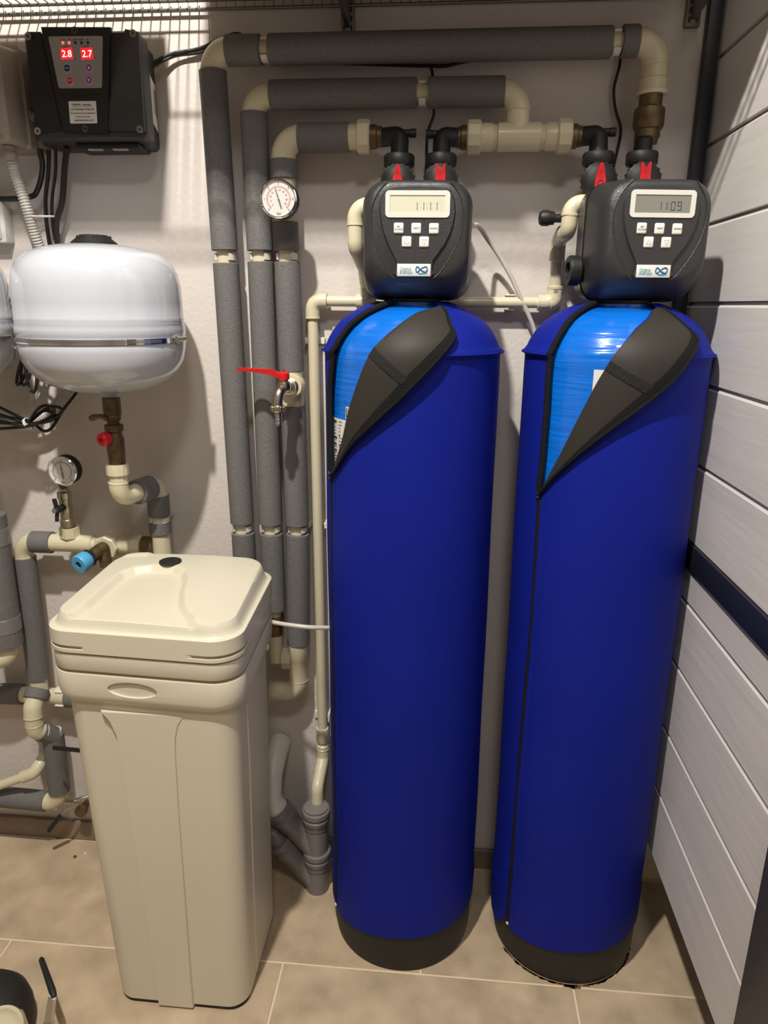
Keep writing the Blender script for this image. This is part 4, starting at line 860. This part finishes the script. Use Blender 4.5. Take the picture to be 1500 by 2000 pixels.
# levers and small taps at lower left
t = thing('lever_valve', 'black flat valve lever sticking out left of the ivory cabinet at knee height', 'valve', (-.86, -.13, .385))
MB().box((-.868, -.150, .389), (.094, .005, .0115), rot=(0, .04, 0), bev=.0022).build('lever', 'black', t); MB().cyl((-.828, -.150, .388), (-.828, -.045, .388), .010, seg=14).build('valve_body', 'brass', t)
t = thing('drain_tap', 'small drain cock with black angled lever low on the wall, left of the cabinet', 'tap', (-.93, -.05, .12))
MB().tube([(-.930, -.055, .152), (-.955, -.075, .148), (-.966, -.080, .134)], .0028, 8).build('lever_arm', 'steel', t)
MB().tube([(-.965, -.080, .136), (-.998, -.088, .092)], [.0058, .0062], 10).build('lever_grip', 'black', t); MB().tube([(-.94, -.05, .158), (-.90, -.03, .165)], .0055, 10).build('bolt', 'steel', t)
MB().lathe((-.926, -.002, .128), (0, -1, 0), [(0, 0), (.010, 0), (.010, .040), (.0155, .041), (.0155, .055), (0, .055)], 16).build('cock_body', 'brass', t); MB().tube([(-.99, -.02, .128), (-.926, -.02, .128)], .006, 12).build('feed_pipe', 'steel', t)
# black pump end with cream union at bottom left
t = thing('pump_housing', 'rounded black pump end with cream union at the bottom left corner', 'pump', (-.86, -.53, 0))
MB().lathe((-.880, -.548, 0), (0, 0, 1), [(0, 0), (.086, 0), (.090, .01), (.090, .045), (.084, .070), (.070, .089), (.048, .101), (.02, .106), (0, .107)], 40).build('housing', 'blackm', t)
A = Vector((-.812, -.585, .068)); d = Vector((.22, -.62, .75)).normalized()
MB().lathe(A-d*.030, d, [(0, 0), (.034, 0), (.038, .006), (.038, .036), (.034, .040), (0, .040)], 8).build('union_nut', 'ppr', t, angle=25)
MB().lathe(A+d*.008, d, [(0, 0), (.035, 0), (.040, .004), (.040, .014), (.035, .020), (.030, .016), (.024, .013), (0, .013)], 32).build('union_flange', 'ppr', t)
t = thing('hand_lever', 'black handled steel lever rising from the floor beside the pump', 'lever', (-.724, -.560, 0))
MB().tube([(-.796, -.471, .118), (-.792, -.476, .120), (-.732, -.541, .122), (-.724, -.550, .118)], [.0030, .0055, .0066, .0055], 12).build('grip', 'black', t)
MB().prism([(-.732, -.545, .121), (-.720, -.549, .115), (-.722, -.568, .070), (-.736, -.566, .072)], (-.003, -.006, 0)).build('steel_arm', 'steel', t)
MB().cyl((-.730, -.569, 0), (-.730, -.569, .076), .010, seg=14).build('stem', 'nickel', t)

# ================= controller box =================
BX0, BX1, BZ0, BZ1, BYF = -.810, -.586, 1.720, 1.904, -.100
t = thing('pump_controller', 'black pump controller with red digits 2.8 and 2.7 on the wall, upper left', 'controller', (-.67, 0, 1.70))
def bx_ring(y, ins, top, bot): return [(BX0+ins, y, BZ0+bot), (BX1-ins, y, BZ0+bot), (BX1-ins, y, BZ1-top), (BX0+ins, y, BZ1-top)]
def q3(x0, x1, z0, z1, R, y): return [(a, y, b) for a, b, _ in quad([(x0, z0), (x1, z0), (x1, z1), (x0, z1)], R, 0)]
MB().loft([q3(BX0-.002, BX1-.012, BZ0-.004, BZ1-.006, .012, 0), q3(BX0-.002, BX1-.010, BZ0-.006, BZ1-.004, .012, -.045), q3(BX0, BX1, BZ0, BZ1, .012, -.056), q3(BX0, BX1, BZ0, BZ1, .013, -.080), q3(BX0+.001, BX1-.001, BZ0+.001, BZ1-.001, .013, -.091), q3(BX0+.005, BX1-.005, BZ0+.005, BZ1-.005, .012, -.0955)]).build('housing', 'panel', t)
MB().box((-.676, -.046, 1.714), (.130, .06, .012), bev=.003).build('gland_plate', 'blackm', t)
for i in range(2): MB().box((-.700+i*.05, -.070, 1.7085), (.03, .010, .004), bev=.001).build('terminal_clip', 'steel', t)
# raised centre shield and ribs
def PZ(X, Y, dy=0):  # local: zoomed drawing of the face -> metres
    px, py = X/3.75-48, (Y/3.75-60)/198
    xa, xb = -.8025+px*.000984, -.826+px*.001017; za, zb = 1.9045-px*.0000225, 1.735-px*.0000128
    return (xa+(xb-xa)*py, BYF+dy, za+(zb-za)*py)
MB().prism([PZ(300, 195, .006), PZ(810, 195, .006), PZ(800, 980, .006), PZ(468, 968, .006), PZ(390, 640, .006)], (0, -.007, 0), .0015).build('centre_shield', 'black', t)
MB().prism([PZ(915, 205, .006), PZ(1010, 225, .006), PZ(1060, 965, .006), PZ(795, 960, .006), PZ(800, 740, .006)], (0, -.0055, 0), .0012).build('right_shield', 'panel', t)
MB().prism([PZ(190, 225, .006), PZ(290, 225, .006), PZ(455, 960, .006), PZ(260, 985, .006)], (0, -.0035, 0), .0012).build('left_shield', 'black', t)
sx_ = 1
pn = MB().prism([PZ(*p, -.0006) for p in ((360, 275), (368, 268), (745, 263), (757, 270), (752, 630), (745, 639), (446, 643), (434, 634))], (0, -.0010, 0)).build('membrane_panel', 'panelgrey', t)
rxm = lambda p: Matrix.Translation(p) @ Matrix.Rotation(PI/2, 4, 'X')
for x0, s in ((447, '2.8'), (595, '2.7')):
    w = MB().prism([PZ(*p, -.0017) for p in ((x0, 352), (x0+86, 346), (x0+96, 428), (x0+8, 435))], (0, -.0004, 0)).build('led_window', 'led', pn)
    a, b, c = PZ(x0+49, 394, -.0023); mb = MB().text(s, .0160, rxm((a, b, c)), sx=1.0); mb.build('digits', 'leddig', w)
for i, X in enumerate((467, 512, 558, 604, 650)):
    a, b, c = PZ(X, 313, -.0017); MB().lathe((a, b, c), (0, -1, 0), [(0, 0), (.0027, 0), (.0027, .0003), (0, .0005)], 14).build('indicator', 'ledon' if i < 2 else 'ink', pn)
tb = MB()
for X, Y, s in ((467, 295, 'START'), (512, 293, 'PUMP'), (556, 292, 'ERROR'), (602, 291, 'POWER'), (648, 289, 'SET'), (400, 292, 'I'), (490, 342, 'Pressure'), (636, 337, 'Pressure'), (556, 426, 'bar'), (703, 420, 'bar')): tb.text(s, .0024, rxm(PZ(X, Y, -.0018)), sx=1.1)
tb.build('print', 'ink', pn)
for X, Y, m_, s in ((497, 496, 'navy', 'RUN'), (517, 587, 'redb', 'STOP'), (659, 493, 'purple', '▲'), (658, 583, 'purple', '▼')):
    a, b, c = PZ(X, Y, -.0017); bt = MB().lathe((a, b, c), (0, -1, 0), [(0, 0), (.0072, 0), (.0072, .0004), (0, .0005)], 24).build('button', 'label', pn)
    MB().lathe((a, b-.0005, c), (0, -1, 0), [(0, 0), (.0062, 0), (.0062, .0003), (0, .0004)], 24).build('button_face', m_, bt)
    if len(s) == 1:
        k = 1 if s == '▲' else -1; mb = MB().prism([(a-.003, b-.001, c-.002*k), (a+.003, b-.001, c-.002*k), (a, b-.001, c+.003*k)], (0, -.0002, 0))
    else: mb = MB().text(s, .0045, rxm((a, b-.001, c)), sx=.85)
    mb.build('button_print', 'label', bt)
lb = MB().prism([PZ(*p, -.0006) for p in ((506, 742), (512, 738), (702, 735), (708, 740), (718, 898), (712, 903), (526, 905), (519, 900))], (0, -.0006, 0)).build('maker_label', 'label', t)
tb = MB()
for Y, s, z, q in ((761, 'mayinox', .0052, 545), (764, 'Residentalgas', .0034, 640), (797, 'Let Technology Change Life', .0044, 610), (827, 'PD Constant Pressure Water Supply System', .0030, 613), (853, 'Quiet Working · Energy Saving', .0024, 615), (882, 'WWW.MAYINOX.COM', .0040, 620)): tb.text(s, z, rxm(PZ(q if Y > 770 else (565 if s[0] == 'm' else 642), Y, -.0014)), sx=.92)
tb.box(Vector(PZ(608, 777, -.0013)), (.043, .0002, .0004)); tb.build('print', 'ink', lb)
tb = MB().text('INTELLIGENT PUMP SYSTEM', .0045, rxm(PZ(625, 694, -.0008)), sx=.95); tb.build('embossed_text', 'blackm', t)
for X, Y in ((550, 224), (207, 266), (974, 243), (277, 962), (626, 942), (1025, 946)):
    a, b, c = PZ(X, Y, .002); s_ = MB().lathe((a, b+.001, c), (0, -1, 0), [(0, 0), (.0066, 0), (.0066, .0040), (.0042, .0040), (0, .0040)], 20).build('screw', 'steel', t)
    mb = MB().box((a, b-.0036, c), (.0055, .0012, .0011)); mb.box((a, b-.0036, c), (.0011, .0012, .0055)); mb.build('cross_slot', 'ink', s_)
sl_ = MB().prism([(BX1-.0085, -.042, 1.765), (BX1-.0105, -.008, 1.750), (BX1-.0105, -.008, 1.835), (BX1-.0085, -.042, 1.850)], (.0006, 0, 0)).build('side_label', 'label', t)
tb = MB()
for k in range(6): tb.box((BX1-.0092+.00001*k, -.012-k*.0048, 1.800+(k % 2)*.004), (.0003, .0016, .05-k*.004))
tb.build('print', 'ink', sl_)
# junction box at the left edge
t = thing('junction_box', 'beige junction box left of the black controller, with a corrugated conduit below', 'junction box', (-.90, 0, 1.71))
MB().loft([q3(-1.02, -.838, 1.712, 1.893, .008, 0), q3(-1.02, -.838, 1.712, 1.893, .008, -.060), q3(-1.018, -.842, 1.715, 1.885, .008, -.064), q3(-1.018, -.846, 1.716, 1.880, .010, -.118), q3(-1.014, -.852, 1.722, 1.874, .010, -.124)]).build('housing', 'box', t)
for z in (1.722, 1.866): MB().lathe((-.862, -.120, z), (0, -1, 0), [(0, 0), (.0055, 0), (.0055, .006), (.003, .006), (.003, .003), (0, .003)], 14).build('screw_post', 'box', t)
for z in (1.728, 1.855): MB().box((-.834, -.02, z), (.014, .03, .014), bev=.003).build('lug', 'box', t)
MB().lathe((-.838, -.045, 1.775), (1, 0, 0), [(0, 0), (.010, 0), (.010, .003), (.0075, .004), (.0075, .016), (0, .016)], 12).build('cable_gland', 'box', t)
MB().lathe((-.8745, -.080, 1.714), (0, 0, -1), [(0, 0), (.0125, 0), (.0125, .010), (.0145, .011), (.0145, .024), (.012, .026), (0, .026)], 12).build('conduit_gland', 'box', t)
# switch box
t = thing('wall_switch', 'white plastic switch box on the wall at the left edge', 'switch', (-.98, 0, 1.54))
MB().box((-.982, -.016, 1.583), (.096, .030, .086), bev=.003).build('frame', 'boxp', t); MB().box((-.982, -.033, 1.583), (.078, .006, .070), bev=.002).build('rocker', 'boxp', t)

# corrugated conduit
def corrugated(pts, r, pitch, label, name='corrugated_conduit'):
    P = smoothpath(pts, 24); L = [0]
    for a, b in zip(P, P[1:]): L.append(L[-1]+(b-a).length)
    n = int(L[-1]/pitch); Q, R = [], []
    for i in range(n*4+1):
        s = i/4*pitch; k = next((j for j in range(1, len(L)) if L[j] >= s), len(L)-1); f = (s-L[k-1])/max(L[k]-L[k-1], 1e-9); Q.append(P[k-1].lerp(P[k], min(f, 1)))
        R.append(r if i % 4 in (1, 2) else r*.84)
    return tag(MB().tube(Q, R, 18).build(name, 'cond', angle=80), label, 'conduit')
corrugated([(-.8760, -.070, 1.690), (-.8750, -.066, 1.665), (-.8660, -.058, 1.610), (-.8620, -.045, 1.555), (-.8560, -.022, 1.490), (-.8450, -.016, 1.40), (-.83, -.016, 1.30)], .0112, .0056, 'grey corrugated conduit hanging from the beige junction box')
corrugated([(-.815, -.028, 1.285), (-.822, -.035, 1.262), (-.848, -.042, 1.215), (-.885, -.048, 1.180), (-.935, -.050, 1.166), (-1.05, -.050, 1.160)], .0125, .0056, 'grey corrugated conduit curving left below the white vessel')
def cable(pts, r, label, cat='cable', grp=None, mt='cable', name='cable'): return tag(MB().tube(smoothpath(pts, 6), r, 8).build(name, mt), label, cat, grp)
cable([(-.822, -.060, 1.712), (-.826, -.05, 1.68), (-.848, -.04, 1.640), (-.870, -.035, 1.628), (-.93, -.03, 1.625), (-1.02, -.03, 1.63)], .0055, 'thick black cable sweeping left from under the controller')
cable([(-.808, -.050, 1.714), (-.818, -.045, 1.67), (-.836, -.035, 1.62), (-.842, -.030, 1.56), (-.838, -.024, 1.49), (-.815, -.016, 1.40)], .0040, 'thinner black cable beside the corrugated conduit')
cable([(-.794, -.050, 1.714), (-.803, -.045, 1.67), (-.822, -.035, 1.62), (-.833, -.022, 1.56), (-.826, -.014, 1.49), (-.80, -.012, 1.40)], .0032, 'thin black cable, middle one of the bundle below the controller')
cable([(-.770, -.050, 1.716), (-.782, -.045, 1.68), (-.800, -.035, 1.62), (-.822, -.030, 1.57), (-.822, -.022, 1.50), (-.790, -.018, 1.42), (-.76, -.015, 1.36)], .0062, 'thickest black cable dropping from the middle of the controller')
tag(MB().tube([(-.846+.026*math.cos(a), -.040+.020*math.sin(a), 1.590+.002*math.sin(a)) for a in [2*PI*k/20 for k in range(20)]], .0022, 6, closed=True).build('cable_tie', 'pprw'), 'white cable tie round the conduit and black cables', 'cable tie')
cable([(-.588, -.030, 1.868), (-.555, -.018, 1.8860), (-.500, -.012, 1.896), (-.455, -.012, 1.912), (-.42, -.010, 1.92), (-.40, -.010, 1.90)], .0034, 'black cable from the controller to behind the top pipe, upper strand')
cable([(-.588, -.030, 1.862), (-.550, -.014, 1.8840), (-.500, -.010, 1.890), (-.460, -.010, 1.900), (-.42, -.008, 1.885), (-.30, -.008, 1.872), (-.10, -.008, 1.862), (-.05, -.010, 1.860), (-.020, -.014, 1.858), (.03, -.010, 1.868), (.12, -.010, 1.875), (.28, -.010, 1.872)], .0034, 'black cable from the controller, lower strand, running behind the top pipe')
cable([(-.052, -.012, 1.862), (-.045, -.012, 1.845), (-.043, -.016, 1.80), (-.0405, -.012, 1.775), (-.052, -.012, 1.740), (-.053, -.014, 1.68), (-.06, -.03, 1.60)], .0028, 'thin black wire dropping to the left control head')
cable([(.305, -.012, 1.872), (.304, -.012, 1.850), (.298, -.012, 1.815), (.304, -.012, 1.780), (.3175, -.012, 1.745), (.313, -.012, 1.700), (.300, -.03, 1.64), (.29, -.06, 1.60)], .0028, 'thin black wire dropping to the right control head')
cable([(-.905, -.045, 1.460), (-.885, -.050, 1.440), (-.860, -.04, 1.42)], .0040, 'short black cable between the two white vessels, top'); cable([(-.905, -.05, 1.384), (-.885, -.05, 1.386), (-.83, -.04, 1.386)], .0075, 'thick black cable stub between the two white vessels')
def coil(c, label, loops, tie, mtx=None, kind='cable coil'):
    t = thing('cable_coil', label, kind, c); mb = MB(); c = Vector(c)
    for (dx, dz, w, h, rot, dy) in loops:
        P = []
        for k in range(28):
            a = 2*PI*k/28; x = w*math.sin(a)*(.35+.65*(1-math.cos(a))/2); z = -h*(1-math.cos(a))/2; xr_, zr = x*math.cos(rot)-z*math.sin(rot), x*math.sin(rot)+z*math.cos(rot)
            P.append(c+Vector((dx+xr_, dy+.006*math.sin(a*2), dz+zr)))
        mb.tube(P, .0034, 7, closed=True)
    mb.build('cable_loops', 'cable', t)
    if tie: MB().lathe(c+Vector(tie[0]), tie[1], [(.0115, -.003), (.0135, -.0025), (.0135, .0025), (.0115, .003), (.0115, -.003)], 20).build('tie', 'pprw', t)
coil((-.885, -.080, 1.318), 'tied coil of black cable hanging between the two white vessels', [(0, 0, .016, .075, -.35, 0), (.004, 0, .018, .085, -.05, -.008), (.008, .002, .016, .078, .45, -.004), (-.004, 0, .013, .080, -.5, .006), (0, 0, .016, .045, PI-.15, 0), (.004, 0, .010, .050, PI+.1, -.006)], ((0, 0, .006), (0, 0, 1)))
coil((-.895, -.105, 1.168), 'tied coil of black cable lying left under the white vessel', [(0, 0, .015, .085, PI-.75-.4, 0), (0, -.003, .018, .075, PI-.75-.25, -.008), (0, .003, .016, .062, PI-.75-.5, .004), (0, 0, .012, .11, -1.72, 0), (0, -.005, .012, .12, -1.6, -.006), (0, .005, .012, .12, -1.85, .006)], ((0, 0, 0), (.8, 0, .5)))
coil((-.892, -.070, 1.428), 'small coil of black cable behind the white vessel, upper left', [(0, 0, .020, .050, .1, 0), (.004, -.01, .016, .045, -.3, -.006), (.004, -.004, .024, .062, .35, .004)], None)
cable([(-.890, -.09, 1.166), (-.865, -.10, 1.152), (-.845, -.10, 1.160), (-.825, -.085, 1.195), (-.800, -.06, 1.235), (-.775, -.03, 1.29)], .0034, 'black cable curving right from the lower cable coil')

# ================= wire shelf =================
t = thing('wire_shelf', 'grey wire shelf running along the top edge of the photo', 'shelf', (-.45, -.21, 1.97))
SZ = 1.9790
for y, z, r in ((-.014, SZ-.003, .0030), (-.012, SZ-.017, .0030), (-.060, SZ-.004, .0022), (-.215, SZ-.004, .0026), (-.395, SZ-.003, .0030), (-.397, SZ-.030, .0030)): MB().cyl((-1.55, y, z), (.44, y, z), r, seg=8).build('rod', 'galv', t)
wd = MB(); x = -1.54
while x < .43:
    wd.tube([(x, -.014, SZ-.017), (x, -.010, SZ), (x, -.395, SZ), (x, -.399, SZ-.03)], .0013, 5); x += .0186
stuff(wd.build('wire_deck', 'galv', t))
for i, x in enumerate((-.208, .429)):
    t = thing('shelf_bracket', ('grey steel shelf bracket above the top pipe, centre', 'grey steel shelf bracket at the top right corner by the black post')[i], 'bracket', (x, -.01, 1.92))
    mb = MB().box((x, -.007, 2.03 if i else 2.015), (.026, .012, .24 if i == 0 else .232), bev=.001); mb.build('wall_rail', 'galv', t)
    MB().prism([(x-.004, -.014, 1.925), (x-.004, -.014, 1.970), (x-.004, -.39, 1.970), (x-.004, -.39, 1.958)], (.008, 0, 0)).build('bracket_arm', 'galv', t)
    sl = MB()
    for z in (1.925, 1.94, 1.955): sl.box((x+.007, -.0135, z), (.004, .0006, .009)); sl.box((x-.007, -.0135, z), (.004, .0006, .009))
    sl.build('slots', 'ink', t)
for i, (x0, x1, y0, y1, h, l) in enumerate(((-1.50, -1.00, -.36, -.04, .26, 'unseen cardboard box added on the wire shelf to shade the wall, far left'), (-.470, -.0225, -.39, -.05, .24, 'unseen cardboard box added on the wire shelf to shade the top pipe'), (-.02, .40, -.38, -.03, .22, 'unseen cardboard box added on the wire shelf to shade the wall, right end'), (-.985, -.545, -.393, -.21, .11, 'narrow unseen box added on the wire shelf to shade the controller'))):  # unseen boxes added to dim the wall below, gaps let light patches through
    t = thing('shade_box', l, 'box', ((x0+x1)/2, (y0+y1)/2, SZ+.0015)); MB().box(((x0+x1)/2, (y0+y1)/2, SZ+.0015+h/2), (x1-x0, y1-y0, h), bev=.002, seg=1).build('carton', 'card', t)
    MB().box(((x0+x1)/2, (y0+y1)/2, SZ+.0019+h), (x1-x0-.01, .05, .0005)).build('packing_tape', 'box', t)
# crumbs on the floor
for x, y, r, m_, l in ((-.945, -.075, .0042, 'brass', 'brown crumb on the floor tiles left of the cabinet'), (-.925, -.060, .0030, 'label', 'white speck on the floor tiles left of the cabinet')):
    tag(MB().lathe((x, y, 0), (0, 0, 1), [(0, 0), (r, 0), (r*1.1, r*.5), (r*.7, r), (0, r*1.1)], 9).build('floor_crumb', m_), l, 'crumb')

GROUPS = dict(insulated_pipe='insulated pipe runs on the back wall', filter_tank='blue water filter tanks', insulating_jacket='blue jackets on the filter tanks', control_head='control heads on the filter tanks', bypass_valve='red lever valves above the control heads', black_elbow='black elbows above the valves', pressure_gauge='round pressure gauges', expansion_vessel='white expansion vessels on the wall', cable_coil='coils of black cable', cable='black cables on the wall', shade_box='unseen boxes added on the wire shelf for shade', shelf_bracket='grey shelf brackets', floor_crumb='crumbs on the floor tiles', corrugated_conduit='grey corrugated conduits')
for o in bpy.data.objects:
    k = o.name.split('.')[0]
    if o.parent is None and k in GROUPS: o['group'] = GROUPS[k]
